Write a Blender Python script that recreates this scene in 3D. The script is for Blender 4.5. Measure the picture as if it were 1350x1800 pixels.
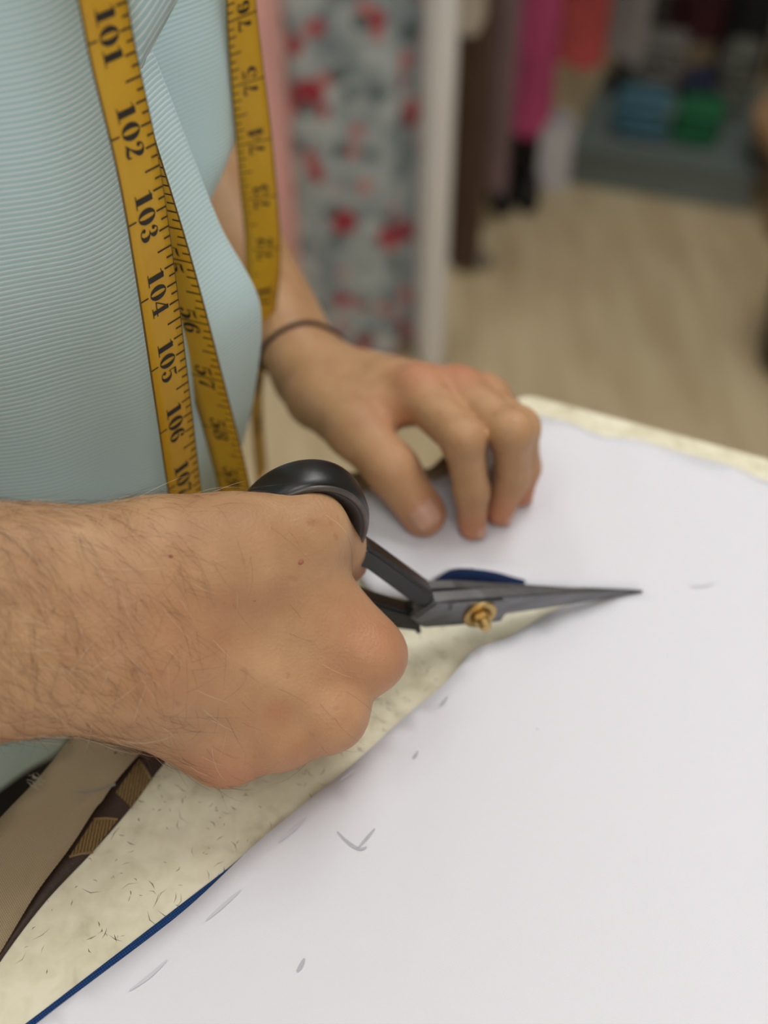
import bpy, bmesh, math, random
import numpy as np
from mathutils import Vector, Matrix
from mathutils.geometry import delaunay_2d_cdt

for o in list(bpy.data.objects):
    bpy.data.objects.remove(o)
scene = bpy.context.scene
COL = scene.collection
random.seed(7)
RNG = np.random.default_rng(7)

# ------------------------------------------------------------------ camera
CAMZ, PITCH, FPX = 1.25, math.radians(45.0), 2000.0
cam_data = bpy.data.cameras.new('camera')
cam = bpy.data.objects.new('camera', cam_data)
COL.objects.link(cam)
cam.location = (0, 0, CAMZ)
cam.rotation_euler = (math.pi / 2 - PITCH, 0, 0)
cam_data.sensor_fit = 'HORIZONTAL'
cam_data.sensor_width = 36.0
cam_data.lens = 36.0 * FPX / 1350.0
cam_data.clip_start = 0.01
cam_data.dof.use_dof = True
cam_data.dof.focus_distance = 0.358
cam_data.dof.aperture_fstop = 6.4
scene.camera = cam

# ------------------------------------------------------------------ world, exposure
world = bpy.data.worlds.new('world')
scene.world = world
world.use_nodes = True
world.node_tree.nodes['Background'].inputs[0].default_value = (0.9, 0.95, 1.0, 1)
world.node_tree.nodes['Background'].inputs[1].default_value = 0.1
vs = scene.view_settings
vs.view_transform = 'Standard'
vs.look = 'None'
vs.gamma = 1.0
vs.use_curve_mapping = False
vs.exposure = -0.08
scene.cycles.max_bounces = 6
scene.cycles.diffuse_bounces = 3
scene.cycles.glossy_bounces = 3
scene.cycles.adaptive_threshold = 0.04
# ceiling light panels: (x, y, size x, size y, watts)
PANELS = [(0.55, 1.05, 0.62, 1.22, 14.5), (-0.75, 0.1, 0.62, 1.22, 6.5), (0.25, -1.0, 0.62, 1.22, 10.5),
          (-0.75, 1.9, 0.62, 1.22, 5.0)]
LIGHT_COLOR = (1.0, 0.995, 0.985)

# ------------------------------------------------------------------ pixel -> world helpers
_c, _s = math.cos(PITCH), math.sin(PITCH)
ORG = Vector((0, 0, CAMZ))
TZ = 0.90                      # table top height


def ray(px, py):
    a, b = (px - 675.0) / FPX, (900.0 - py) / FPX
    return Vector((a, _c + b * _s, -_s + b * _c))


def PD(px, py, d):
    return ORG + ray(px, py) * d


def PZ(px, py, z=TZ):
    r = ray(px, py)
    return ORG + r * ((z - CAMZ) / r.z)


def PY(px, py, y):
    r = ray(px, py)
    return ORG + r * (y / r.y)


# ------------------------------------------------------------------ materials
def lin(c):
    return tuple(((v / 255.0) / 12.92 if v / 255.0 <= 0.04045 else ((v / 255.0 + 0.055) / 1.055) ** 2.4) for v in c)


MATS = {}


def mat(name, rgb, rough=0.6, var=0.0, scale=20.0, bump=0.0, bscale=200.0, metal=0.0, spec=0.5, sheen=0.0,
        sss=0.0, coat=0.0, second=None, stretch=None):
    """procedural material: srgb colour, optional noise mix and bump."""
    if name in MATS:
        return MATS[name]
    m = bpy.data.materials.new(name)
    m.use_nodes = True
    nt = m.node_tree
    b = nt.nodes['Principled BSDF']
    col = lin(rgb)
    b.inputs['Roughness'].default_value = rough
    b.inputs['Metallic'].default_value = metal
    b.inputs['Specular IOR Level'].default_value = spec
    if sheen:
        b.inputs['Sheen Weight'].default_value = sheen
    if coat:
        b.inputs['Coat Weight'].default_value = coat
    if sss:
        b.inputs['Subsurface Weight'].default_value = sss
        b.inputs['Subsurface Radius'].default_value = (1.0, 0.35, 0.2)
        b.inputs['Subsurface Scale'].default_value = 0.004
    tc = nt.nodes.new('ShaderNodeTexCoord')
    mp = nt.nodes.new('ShaderNodeMapping')
    nt.links.new(tc.outputs['Object'], mp.inputs['Vector'])
    if stretch:
        mp.inputs['Scale'].default_value = stretch
    if var or second:
        n = nt.nodes.new('ShaderNodeTexNoise')
        n.inputs['Scale'].default_value = scale
        n.inputs['Detail'].default_value = 6
        nt.links.new(mp.outputs[0], n.inputs['Vector'])
        r = nt.nodes.new('ShaderNodeValToRGB')
        r.color_ramp.elements[0].position = 0.3
        r.color_ramp.elements[1].position = 0.7
        c2 = lin(second) if second else tuple(min(1, v * (1 + var)) for v in col)
        c1 = col if second else tuple(v * (1 - var) for v in col)
        r.color_ramp.elements[0].color = (*c1, 1)
        r.color_ramp.elements[1].color = (*c2, 1)
        nt.links.new(n.outputs['Fac'], r.inputs[0])
        nt.links.new(r.outputs[0], b.inputs['Base Color'])
    else:
        b.inputs['Base Color'].default_value = (*col, 1)
    if bump:
        n2 = nt.nodes.new('ShaderNodeTexNoise')
        n2.inputs['Scale'].default_value = bscale
        n2.inputs['Detail'].default_value = 4
        nt.links.new(mp.outputs[0], n2.inputs['Vector'])
        bp = nt.nodes.new('ShaderNodeBump')
        bp.inputs['Strength'].default_value = bump
        bp.inputs['Distance'].default_value = 0.001
        nt.links.new(n2.outputs['Fac'], bp.inputs['Height'])
        nt.links.new(bp.outputs[0], b.inputs['Normal'])
    MATS[name] = m
    return m


# ------------------------------------------------------------------ mesh helpers
def link(name, me, m=None, parent=None, smooth=False):
    o = bpy.data.objects.new(name, me)
    COL.objects.link(o)
    if m is not None:
        me.materials.clear()
        me.materials.append(m)
    if smooth:
        me.polygons.foreach_set('use_smooth', [True] * len(me.polygons))
    if parent is not None:
        o.parent = parent
    return o


def mesh(name, verts, faces, m=None, parent=None, smooth=False):
    me = bpy.data.meshes.new(name)
    me.from_pydata([tuple(v) for v in verts], [], [tuple(f) for f in faces])
    me.update()
    return link(name, me, m, parent, smooth)


def frombm(name, bm, m=None, parent=None, smooth=False):
    me = bpy.data.meshes.new(name)
    bmesh.ops.recalc_face_normals(bm, faces=bm.faces[:])
    bm.to_mesh(me)
    bm.free()
    return link(name, me, m, parent, smooth)


def thing(name, label, cat, loc=(0, 0, 0), group=None):
    o = bpy.data.objects.new(name, None)
    COL.objects.link(o)
    o.empty_display_size = 0.05
    o['label'] = label
    o['category'] = cat
    if group:
        o['group'] = group
    return o


def tag(o, label, cat, group=None):
    o['label'] = label
    o['category'] = cat
    if group:
        o['group'] = group
    return o


def struct(o, label=None):
    o['kind'] = 'structure'
    if label:
        o['label'] = label
    return o


def box_bm(bm, x0, x1, y0, y1, z0, z1, bevel=0.0, rot=0.0):
    g = bmesh.ops.create_cube(bm, size=1.0)
    vs_ = g['verts']
    for v in vs_:
        v.co = Vector(((x0 + x1) / 2 + v.co.x * (x1 - x0), (y0 + y1) / 2 + v.co.y * (y1 - y0),
                       (z0 + z1) / 2 + v.co.z * (z1 - z0)))
    if bevel:
        es = list({e for v in vs_ for e in v.link_edges})
        bmesh.ops.bevel(bm, geom=es, offset=bevel, segments=2, affect='EDGES')
    return bm


def box(name, x0, x1, y0, y1, z0, z1, m, parent=None, bevel=0.0):
    bm = bmesh.new()
    box_bm(bm, x0, x1, y0, y1, z0, z1, bevel)
    return frombm(name, bm, m, parent)


def tube_data(path, radii, seg=10, cap=True):
    """tube around a polyline, radii a number or list."""
    pts = [Vector(p) for p in path]
    n = len(pts)
    if not hasattr(radii, '__len__'):
        radii = [radii] * n
    V, F = [], []
    prev = None
    for i, p in enumerate(pts):
        t = (pts[min(i + 1, n - 1)] - pts[max(i - 1, 0)]).normalized()
        if prev is None:
            ref = Vector((0, 0, 1)) if abs(t.z) < 0.9 else Vector((1, 0, 0))
            a = t.cross(ref).normalized()
        else:
            a = (prev - t * prev.dot(t)).normalized()
        prev = a
        b = t.cross(a)
        for k in range(seg):
            an = 2 * math.pi * k / seg
            V.append(p + (a * math.cos(an) + b * math.sin(an)) * radii[i])
    for i in range(n - 1):
        for k in range(seg):
            k2 = (k + 1) % seg
            F.append((i * seg + k, i * seg + k2, (i + 1) * seg + k2, (i + 1) * seg + k))
    if cap:
        F.append(tuple(range(seg - 1, -1, -1)))
        F.append(tuple((n - 1) * seg + k for k in range(seg)))
    return V, F


def tube(name, path, radii, m, parent=None, seg=10, smooth=True):
    V, F = tube_data(path, radii, seg)
    return mesh(name, V, F, m, parent, smooth)


def catmull(P, n):
    """Catmull-Rom through points P (k,d) -> n samples."""
    P = np.asarray(P, float)
    k = len(P)
    t = np.linspace(0, k - 1, n)
    i = np.clip(np.floor(t).astype(int), 0, k - 2)
    f = (t - i)[:, None]
    p0 = P[np.clip(i - 1, 0, k - 1)]
    p1 = P[i]
    p2 = P[i + 1]
    p3 = P[np.clip(i + 2, 0, k - 1)]
    return 0.5 * ((2 * p1) + (-p0 + p2) * f + (2 * p0 - 5 * p1 + 4 * p2 - p3) * f ** 2 + (-p0 + 3 * p1 - 3 * p2 + p3) * f ** 3)


# ------------------------------------------------------------------ implicit surfaces (for flesh)
def sd_cone(p, a, b, ra, rb):
    a, b = np.asarray(a, np.float32), np.asarray(b, np.float32)
    ab = b - a
    L = max(float(ab @ ab), 1e-9)
    h = np.clip(((p - a) @ ab) / L, 0, 1)
    h2 = h
    d = np.linalg.norm(p - a - h[:, None] * ab, axis=1)
    return d - (ra + (rb - ra) * h2)


def sd_ell(p, c, r, M=None):
    q = p - np.asarray(c, np.float32)
    if M is not None:
        q = q @ np.asarray(M, np.float32)
    r = np.asarray(r, np.float32)
    k0 = np.linalg.norm(q / r, axis=1)
    k1 = np.linalg.norm(q / (r * r), axis=1)
    return k0 * (k0 - 1.0) / np.maximum(k1, 1e-6)


def smin(a, b, k):
    h = np.maximum(k - np.abs(a - b), 0) / k
    return np.minimum(a, b) - h * h * k * 0.25


def smax(a, b, k):
    return -smin(-a, -b, k)


def surface_nets(f, lo, hi, h):
    """polygonise f(points)<0 on a grid; evaluated only close to the surface."""
    lo = np.asarray(lo, np.float64)
    hi = np.asarray(hi, np.float64)
    B = 6
    n = (np.ceil((hi - lo) / (h * B)).astype(int)) * B + 1
    # coarse pass
    ax = [lo[i] + np.arange(0, n[i], B) * h for i in range(3)]
    G = np.stack(np.meshgrid(*ax, indexing='ij'), -1).reshape(-1, 3).astype(np.float32)
    cv = f(G).reshape([len(a) for a in ax])
    near = np.abs(cv) < h * B * 1.9
    idx = [np.minimum((np.arange(n[i]) + B // 2) // B, len(ax[i]) - 1) for i in range(3)]
    nm = near[np.ix_(*idx)]
    val = cv[np.ix_(*idx)].astype(np.float32)
    I = np.argwhere(nm)
    P = (lo + I * h).astype(np.float32)
    out = np.empty(len(P), np.float32)
    for s in range(0, len(P), 400000):
        out[s:s + 400000] = f(P[s:s + 400000])
    val[nm] = out
    ins = val < 0
    c = np.zeros(np.array(val.shape) - 1, np.int8)
    for dx in (0, 1):
        for dy in (0, 1):
            for dz in (0, 1):
                c += ins[dx:ins.shape[0] - 1 + dx, dy:ins.shape[1] - 1 + dy, dz:ins.shape[2] - 1 + dz]
    act = (c > 0) & (c < 8)
    cells = np.argwhere(act)
    vid = -np.ones(act.shape, np.int64)
    vid[act] = np.arange(len(cells))
    acc = np.zeros((len(cells), 3))
    cnt = np.zeros(len(cells))
    corners = [(x, y, z) for x in (0, 1) for y in (0, 1) for z in (0, 1)]
    for a_ in range(8):
        for b_ in range(a_ + 1, 8):
            ca, cb = np.array(corners[a_]), np.array(corners[b_])
            if np.abs(ca - cb).sum() != 1:
                continue
            va = val[tuple((cells + ca).T)]
            vb = val[tuple((cells + cb).T)]
            cr = (va < 0) != (vb < 0)
            t = np.where(cr, va / np.where(cr, va - vb, 1), 0)
            acc += np.where(cr[:, None], ca + t[:, None] * (cb - ca), 0)
            cnt += cr
    V = lo + (cells + acc / cnt[:, None]) * h
    F = []
    for axis in range(3):
        u, v = (axis + 1) % 3, (axis + 2) % 3
        sl0 = [slice(None)] * 3
        sl1 = [slice(None)] * 3
        sl0[axis] = slice(0, -1)
        sl1[axis] = slice(1, None)
        e = ins[tuple(sl0)] != ins[tuple(sl1)]
        E = np.argwhere(e)
        ok = (E[:, u] > 0) & (E[:, v] > 0) & (E[:, u] < act.shape[u]) & (E[:, v] < act.shape[v])
        E = E[ok]
        du = np.zeros(3, int)
        du[u] = 1
        dv = np.zeros(3, int)
        dv[v] = 1
        q = np.stack([vid[tuple((E - du - dv).T)], vid[tuple((E - dv).T)], vid[tuple(E.T)], vid[tuple((E - du).T)]], 1)
        flip = ~ins[tuple(E.T)]
        q[flip] = q[flip][:, ::-1]
        F.append(q)
    F = np.concatenate(F)
    F = F[(F >= 0).all(1)]
    return V, F


def smooth_mesh(V, F, it=2, lam=0.5):
    n = len(V)
    e = np.concatenate([F[:, [0, 1]], F[:, [1, 2]], F[:, [2, 3]], F[:, [3, 0]]])
    e = np.concatenate([e, e[:, ::-1]])
    deg = np.bincount(e[:, 0], minlength=n)[:, None]
    for _ in range(it):
        for l in (lam, -lam * 0.92):
            s = np.stack([np.bincount(e[:, 0], V[e[:, 1], k], minlength=n) for k in range(3)], 1)
            V = V + l * (s / np.maximum(deg, 1) - V)
    return V


# ------------------------------------------------------------------ room shell
X0, X1, Y0, Y1, ZC = -1.7, 2.1, -1.7, 3.0, 2.6
m_wall = mat('wall_paint', (196, 188, 176), 0.85, var=0.04, scale=3.0)
m_ceil = mat('ceiling_paint', (235, 234, 230), 0.9, var=0.02, scale=4.0)
m_floor = mat('vinyl_floor', (178, 158, 122), 0.42, scale=7.0, second=(206, 190, 154), stretch=(3.0, 0.5, 1.0), bump=0.05)
MATS['vinyl_floor'].node_tree.nodes['Mapping'].inputs['Rotation'].default_value = (0, 0, math.radians(40))
struct(box('floor', X0, X1, Y0, Y1, -0.05, 0.0, m_floor), 'pale beige wood-look floor of the shop')
struct(box('ceiling', X0, X1, Y0, Y1, ZC, ZC + 0.05, m_ceil))
struct(box('wall_back', X0, X1, Y1, Y1 + 0.05, 0, ZC, m_wall))
struct(box('wall_front', X0, X1, Y0 - 0.05, Y0, 0, ZC, m_wall))
struct(box('wall_left', X0 - 0.05, X0, Y0, Y1, 0, ZC, m_wall))
struct(box('wall_right', X1, X1 + 0.05, Y0, Y1, 0, ZC, m_wall))
m_base = mat('baseboard_paint', (205, 200, 192), 0.5)
struct(box('baseboard_back', X0, X1, Y1 - 0.015, Y1, 0, 0.09, m_base))
struct(box('baseboard_right', X1 - 0.015, X1, Y0, Y1 - 0.015, 0, 0.09, m_base))

m_frame = mat('panel_frame', (240, 240, 238), 0.4)
m_diff = bpy.data.materials.new('panel_diffuser')
m_diff.use_nodes = True
_b = m_diff.node_tree.nodes['Principled BSDF']
_b.inputs['Base Color'].default_value = (0.9, 0.9, 0.9, 1)
_b.inputs['Emission Color'].default_value = (*LIGHT_COLOR, 1)
_b.inputs['Emission Strength'].default_value = 2.0
PANEL_SPOT = ['above the cutting table', 'behind the tailor', 'over the near end of the table', 'over the clothes rail']
for i, (lx, ly, sx, sy, w) in enumerate(PANELS):
    t = thing('ceiling_light', 'flat white rectangular ceiling light ' + PANEL_SPOT[i], 'light', group='ceiling lights')
    t.location = (lx, ly, ZC)
    bm = bmesh.new()
    for (a0, a1, b0, b1) in ((-sx / 2 - .02, sx / 2 + .02, -sy / 2 - .02, -sy / 2), (-sx / 2 - .02, sx / 2 + .02, sy / 2, sy / 2 + .02),
                             (-sx / 2 - .02, -sx / 2, -sy / 2, sy / 2), (sx / 2, sx / 2 + .02, -sy / 2, sy / 2)):
        box_bm(bm, a0, a1, b0, b1, -0.03, 0)
    frombm('frame', bm, m_frame, t)
    box('diffuser', -sx / 2, sx / 2, -sy / 2, sy / 2, -0.012, -0.002, m_diff, t)
    ld = bpy.data.lights.new('panel_lamp', 'AREA')
    ld.shape = 'RECTANGLE'
    ld.size, ld.size_y = sx, sy
    ld.energy = w
    ld.color = LIGHT_COLOR
    lo = bpy.data.objects.new('panel_lamp', ld)
    COL.objects.link(lo)
    lo.parent = t
    lo.location = (0, 0, -0.035)

# ------------------------------------------------------------------ cutting table
def flat_region(name, outline, z, m, parent=None, holes=None, step=0.008, height=None, thick=0.0, smooth=True):
    """triangulated sheet from an xy outline with interior grid points; height(x,y) adds relief."""
    out = [Vector((p[0], p[1])) for p in outline]
    n = len(out)
    pts = list(out)
    xs = [p.x for p in out]
    ys = [p.y for p in out]
    if step:
        gx = np.arange(min(xs), max(xs), step)
        gy = np.arange(min(ys), max(ys), step)
        A = np.array([(p.x, p.y) for p in out])
        X, Y = np.meshgrid(gx, gy)
        q = np.stack([X.ravel(), Y.ravel()], 1) + RNG.uniform(-.15, .15, (X.size, 2)) * step
        ins = np.zeros(len(q), bool)
        for i in range(n):
            a, b = A[i], A[(i + 1) % n]
            c = ((a[1] > q[:, 1]) != (b[1] > q[:, 1]))
            with np.errstate(divide='ignore', invalid='ignore'):
                xx = (b[0] - a[0]) * (q[:, 1] - a[1]) / (b[1] - a[1]) + a[0]
            ins ^= c & (q[:, 0] < xx)
        # keep away from the outline
        dmin = np.full(len(q), 9.0)
        for i in range(n):
            a, b = A[i], A[(i + 1) % n]
            ab = b - a
            L = max(ab @ ab, 1e-12)
            h = np.clip(((q - a) @ ab) / L, 0, 1)
            dmin = np.minimum(dmin, np.linalg.norm(q - a - h[:, None] * ab, axis=1))
        q = q[ins & (dmin > step * 0.45)]
        pts += [Vector((float(a), float(b))) for a, b in q]
    edges = [(i, (i + 1) % n) for i in range(n)]
    v2, e2, f2, _, _, _ = delaunay_2d_cdt(pts, edges, [list(range(n))], 1, 1e-6)
    V = [Vector((p.x, p.y, z + (height(p.x, p.y) if height else 0.0))) for p in v2]
    o = mesh(name, V, f2, m, parent, smooth)
    me = o.data
    bm = bmesh.new()
    bm.from_mesh(me)
    bmesh.ops.recalc_face_normals(bm, faces=bm.faces[:])
    if bm.faces and sum(f.normal.z for f in bm.faces) < 0:
        bmesh.ops.reverse_faces(bm, faces=bm.faces[:])
    bm.to_mesh(me)
    bm.free()
    if thick:
        md = o.modifiers.new('thickness', 'SOLIDIFY')
        md.thickness = thick
        md.offset = -1.0
    return o


def dense(P, step=0.004):
    """resample a polyline (open) smoothly."""
    P = [tuple(p)[:2] for p in P]
    L = sum(math.dist(P[i], P[i + 1]) for i in range(len(P) - 1))
    return [tuple(q) for q in catmull(P, max(3, int(L / step)))]


def pxs(L, z=TZ):
    return [tuple(PZ(a, b, z))[:2] for a, b in L]


# laminate: mottled cream with scuffs
m_lam = bpy.data.materials.new('cream_laminate')
m_lam.use_nodes = True
nt = m_lam.node_tree
bs = nt.nodes['Principled BSDF']
bs.inputs['Roughness'].default_value = 0.38
tc = nt.nodes.new('ShaderNodeTexCoord')
n1 = nt.nodes.new('ShaderNodeTexNoise')
n1.inputs['Scale'].default_value = 130
n1.inputs['Detail'].default_value = 8
n1.inputs['Distortion'].default_value = 0.4
n2 = nt.nodes.new('ShaderNodeTexNoise')
n2.inputs['Scale'].default_value = 34
n2.inputs['Detail'].default_value = 5
for q in (n1, n2):
    nt.links.new(tc.outputs['Object'], q.inputs['Vector'])
mx = nt.nodes.new('ShaderNodeMix')
mx.data_type = 'FLOAT'
mx.inputs[0].default_value = 0.5
nt.links.new(n1.outputs['Fac'], mx.inputs[2])
nt.links.new(n2.outputs['Fac'], mx.inputs[3])
rp = nt.nodes.new('ShaderNodeValToRGB')
rp.color_ramp.elements[0].position = 0.34
rp.color_ramp.elements[0].color = (*lin((202, 194, 164)), 1)
rp.color_ramp.elements[1].position = 0.6
rp.color_ramp.elements[1].color = (*lin((240, 234, 208)), 1)
e = rp.color_ramp.elements.new(0.46)
e.color = (*lin((227, 220, 192)), 1)
nt.links.new(mx.outputs[0], rp.inputs[0])
nt.links.new(rp.outputs[0], bs.inputs['Base Color'])

P1, P1B, P2, P3, P4, P5 = tuple(PZ(585, 858))[:2], tuple(PZ(757, 836))[:2], (0.067, 0.434), (1.15, -0.045), (0.78, -0.86), (-0.66, -0.76)
table = thing('cutting_table', 'large cream laminate cutting table the tailor leans against', 'table')
table.location = (0.25, -0.1, 0)


def pr(o, par):
    o.parent = par
    o.matrix_parent_inverse = Matrix.Translation(-Vector(par.location))
    return o


def prism(name, outline, z0, z1, m, bevel=0.0):
    bm = bmesh.new()
    lo = [bm.verts.new((p[0], p[1], z0)) for p in outline]
    f = bm.faces.new(lo)
    g = bmesh.ops.extrude_face_region(bm, geom=[f])
    for v in g['geom']:
        if isinstance(v, bmesh.types.BMVert):
            v.co.z = z1
    if bevel:
        bmesh.ops.recalc_face_normals(bm, faces=bm.faces[:])
        bmesh.ops.bevel(bm, geom=[e for e in bm.edges if abs(e.verts[0].co.z - e.verts[1].co.z) < 1e-6 and e.verts[0].co.z > (z0 + z1) / 2],
                        offset=bevel, segments=3, affect='EDGES')
    return frombm(name, bm, m)


# rounded far corner
def rounded(P, r, seg=6):
    out = []
    n = len(P)
    for i in range(n):
        a, b, c = Vector(P[i - 1]), Vector(P[i]), Vector(P[(i + 1) % n])
        u, v = (a - b).normalized(), (c - b).normalized()
        for k in range(seg + 1):
            t = k / seg
            p0, p1, p2 = b + u * r, b, b + v * r
            out.append(tuple(p0 * (1 - t) ** 2 + p1 * 2 * t * (1 - t) + p2 * t * t))
    return out


TOP = rounded([P1, P1B, P2, P3, P4, P5], 0.010)
m_edge = mat('laminate_edge', (226, 222, 196), 0.4, var=0.03, scale=30)
pr(prism('table_top', TOP, TZ - 0.028, TZ, m_lam, bevel=0.002), table)
m_leg = mat('table_leg_metal', (70, 70, 72), 0.4, metal=0.6)
for (lx, ly) in ((0.09, 0.33), (1.0, -0.06), (0.68, -0.74), (-0.50, -0.66)):
    pr(box('leg', lx - .022, lx + .022, ly - .022, ly + .022, 0, TZ - .028, m_leg, bevel=0.003), table)

# fine dark nicks left in the laminate by pins and blades
m_nick = mat('scratch_dark', (112, 100, 78), 0.8)
V, F = [], []
cx = pxs([(620, 1330), (330, 1500), (150, 1600), (760, 1160), (500, 1400), (640, 1220), (200, 1500)])
for k in range(330):
    c0 = cx[random.randrange(len(cx))]
    x, y = c0[0] + random.gauss(0, .022), c0[1] + random.gauss(0, .022)
    L = random.choice((.0015, .002, .003, .004, .0065)) * random.uniform(.6, 1.2)
    w = random.uniform(.00007, .00018)
    a = random.gauss(2.2, .9)
    d, n = Vector((math.cos(a), math.sin(a), 0)), Vector((-math.sin(a), math.cos(a), 0))
    p = Vector((x, y, TZ + .00006))
    bend = random.uniform(-.2, .2) * L
    i = len(V)
    V += [p - d * L / 2, p + n * (w + bend), p + d * L / 2, p - n * (w - bend)]
    F.append((i, i + 1, i + 2, i + 3))
nk = mesh('scratch_marks', V, F, m_nick)
nk['kind'] = 'stuff'
pr(nk, table)

# ------------------------------------------------------------------ tan cloth lying along the tailor's edge of the table
def weave_mat(name, rgb, rgb2, pitch, rough=0.85, depth=0.35, rot=0.0, blotch=0.0, blotch_rgb=None, sheen=0.0):
    m = bpy.data.materials.new(name)
    m.use_nodes = True
    nt = m.node_tree
    b = nt.nodes['Principled BSDF']
    b.inputs['Roughness'].default_value = rough
    b.inputs['Specular IOR Level'].default_value = 0.25
    b.inputs['Sheen Weight'].default_value = sheen
    tc = nt.nodes.new('ShaderNodeTexCoord')
    mp = nt.nodes.new('ShaderNodeMapping')
    mp.inputs['Rotation'].default_value = (0, 0, rot)
    nt.links.new(tc.outputs['Object'], mp.inputs['Vector'])
    ws = []
    for d in ('X', 'Y'):
        w = nt.nodes.new('ShaderNodeTexWave')
        w.bands_direction = d
        w.inputs['Scale'].default_value = 0.314159 / pitch
        w.inputs['Distortion'].default_value = 0.6
        w.inputs['Detail'].default_value = 1.0
        nt.links.new(mp.outputs[0], w.inputs['Vector'])
        ws.append(w)
    mm = nt.nodes.new('ShaderNodeMath')
    mm.operation = 'MULTIPLY'
    nt.links.new(ws[0].outputs['Fac'], mm.inputs[0])
    nt.links.new(ws[1].outputs['Fac'], mm.inputs[1])
    r = nt.nodes.new('ShaderNodeValToRGB')
    r.color_ramp.elements[0].color = (*lin(rgb2), 1)
    r.color_ramp.elements[1].color = (*lin(rgb), 1)
    r.color_ramp.elements[1].position = 0.6
    nt.links.new(mm.outputs[0], r.inputs[0])
    outc = r.outputs[0]
    if blotch:
        n = nt.nodes.new('ShaderNodeTexNoise')
        n.inputs['Scale'].default_value = 28
        n.inputs['Detail'].default_value = 5
        nt.links.new(tc.outputs['Object'], n.inputs['Vector'])
        rr = nt.nodes.new('ShaderNodeValToRGB')
        rr.color_ramp.elements[0].position = 0.42
        rr.color_ramp.elements[0].color = (0, 0, 0, 1)
        rr.color_ramp.elements[1].position = 0.68
        rr.color_ramp.elements[1].color = (blotch, blotch, blotch, 1)
        nt.links.new(n.outputs['Fac'], rr.inputs[0])
        mxx = nt.nodes.new('ShaderNodeMix')
        mxx.data_type = 'RGBA'
        nt.links.new(rr.outputs[0], mxx.inputs[0])
        nt.links.new(outc, mxx.inputs[6])
        mxx.inputs[7].default_value = (*lin(blotch_rgb), 1)
        outc = mxx.outputs[2]
    nt.links.new(outc, b.inputs['Base Color'])
    bp = nt.nodes.new('ShaderNodeBump')
    bp.inputs['Strength'].default_value = depth
    bp.inputs['Distance'].default_value = pitch * 0.4
    nt.links.new(mm.outputs[0], bp.inputs['Height'])
    nt.links.new(bp.outputs[0], b.inputs['Normal'])
    MATS[name] = m
    return m


m_tan = weave_mat('tan_canvas', (186, 167, 136), (146, 128, 100), 0.00062, rot=0.9, blotch=0.5, blotch_rgb=(150, 133, 106))
left = [(-0.290, -0.09)] + pxs([(-60, 1520), (0, 1450), (62, 1384), (120, 1312), (158, 1270), (300, 1120), (450, 965), (560, 868)])
right = pxs([(655, 880), (560, 1000), (420, 1150), (268, 1310), (205, 1380), (182, 1412), (168, 1428), (125, 1496), (66, 1578), (0, 1684), (-60, 1770)]) + [(-0.205, -0.09)]
ol = left[:1] + dense(left[1:]) + pxs([(600, 838), (700, 835), (756, 829), (788, 800), (835, 800), (800, 855), (740, 880)]) + dense(right[:-1]) + right[-1:]
hgt = lambda x, y: 0.0004 + 0.0009 * math.sin(60 * x + 30 * y) ** 2
tan = flat_region('canvas_offcut', ol, TZ + 0.0018, m_tan, step=0.007, height=hgt, thick=0.0007)
tag(tan, 'worn tan canvas strip lying along the table edge under the forearm', 'fabric')
# frayed tuft on its edge, faint blue chalk line, ink spots
V, F = [], []
for k in range(14):
    p = PZ(64 + random.uniform(-6, 16), 1384 - random.uniform(-6, 18), TZ + .0025)
    q = p + Vector((random.uniform(-.0035, -.0005), random.uniform(-.001, .0025), random.uniform(0, .0012)))
    v, f = tube_data([p, (p + q) / 2 + Vector((0, 0, .0006)), q], .00007, 4)
    F += [tuple(i + len(V) for i in ff) for ff in f]
    V += v
fr = mesh('frayed_threads', V, F, mat('pale_thread', (205, 196, 176), 0.9), tan)
fr['kind'] = 'stuff'


def stroke_strip(P, w, zoff=0.0):
    """flat ribbon along pixel polyline laid on z; w list of half widths (m)."""
    V, F = [], []
    pts = [Vector(p) for p in P]
    for i, p in enumerate(pts):
        t = (pts[min(i + 1, len(pts) - 1)] - pts[max(i - 1, 0)])
        n = Vector((-t.y, t.x, 0)).normalized()
        V += [p + n * w[i], p - n * w[i]]
    for i in range(len(pts) - 1):
        F.append((2 * i, 2 * i + 1, 2 * i + 3, 2 * i + 2))
    return V, F


V, F = stroke_strip([PZ(a, b, TZ + .0042) for a, b in ((130, 1391), (150, 1393), (178, 1388), (203, 1379))], [.0001, .0004, .0003, .0004])
mesh('chalk_line', V, F, mat('blue_chalk', (140, 138, 128), 0.9), tan)
for (a, b, r) in ((203, 1323, .0005), (186, 1315, .0003), (220, 1327, .00025)):
    c = PZ(a, b, TZ + .0042)
    mesh('ink_spot', [c + Vector((math.cos(k) * r, math.sin(k) * r * (1 + .4 * math.sin(3 * k)), 0)) for k in np.linspace(0, 5.7, 9)],
         [tuple(range(9))], mat('ink_dark', (52, 50, 48), 0.8), tan)

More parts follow.
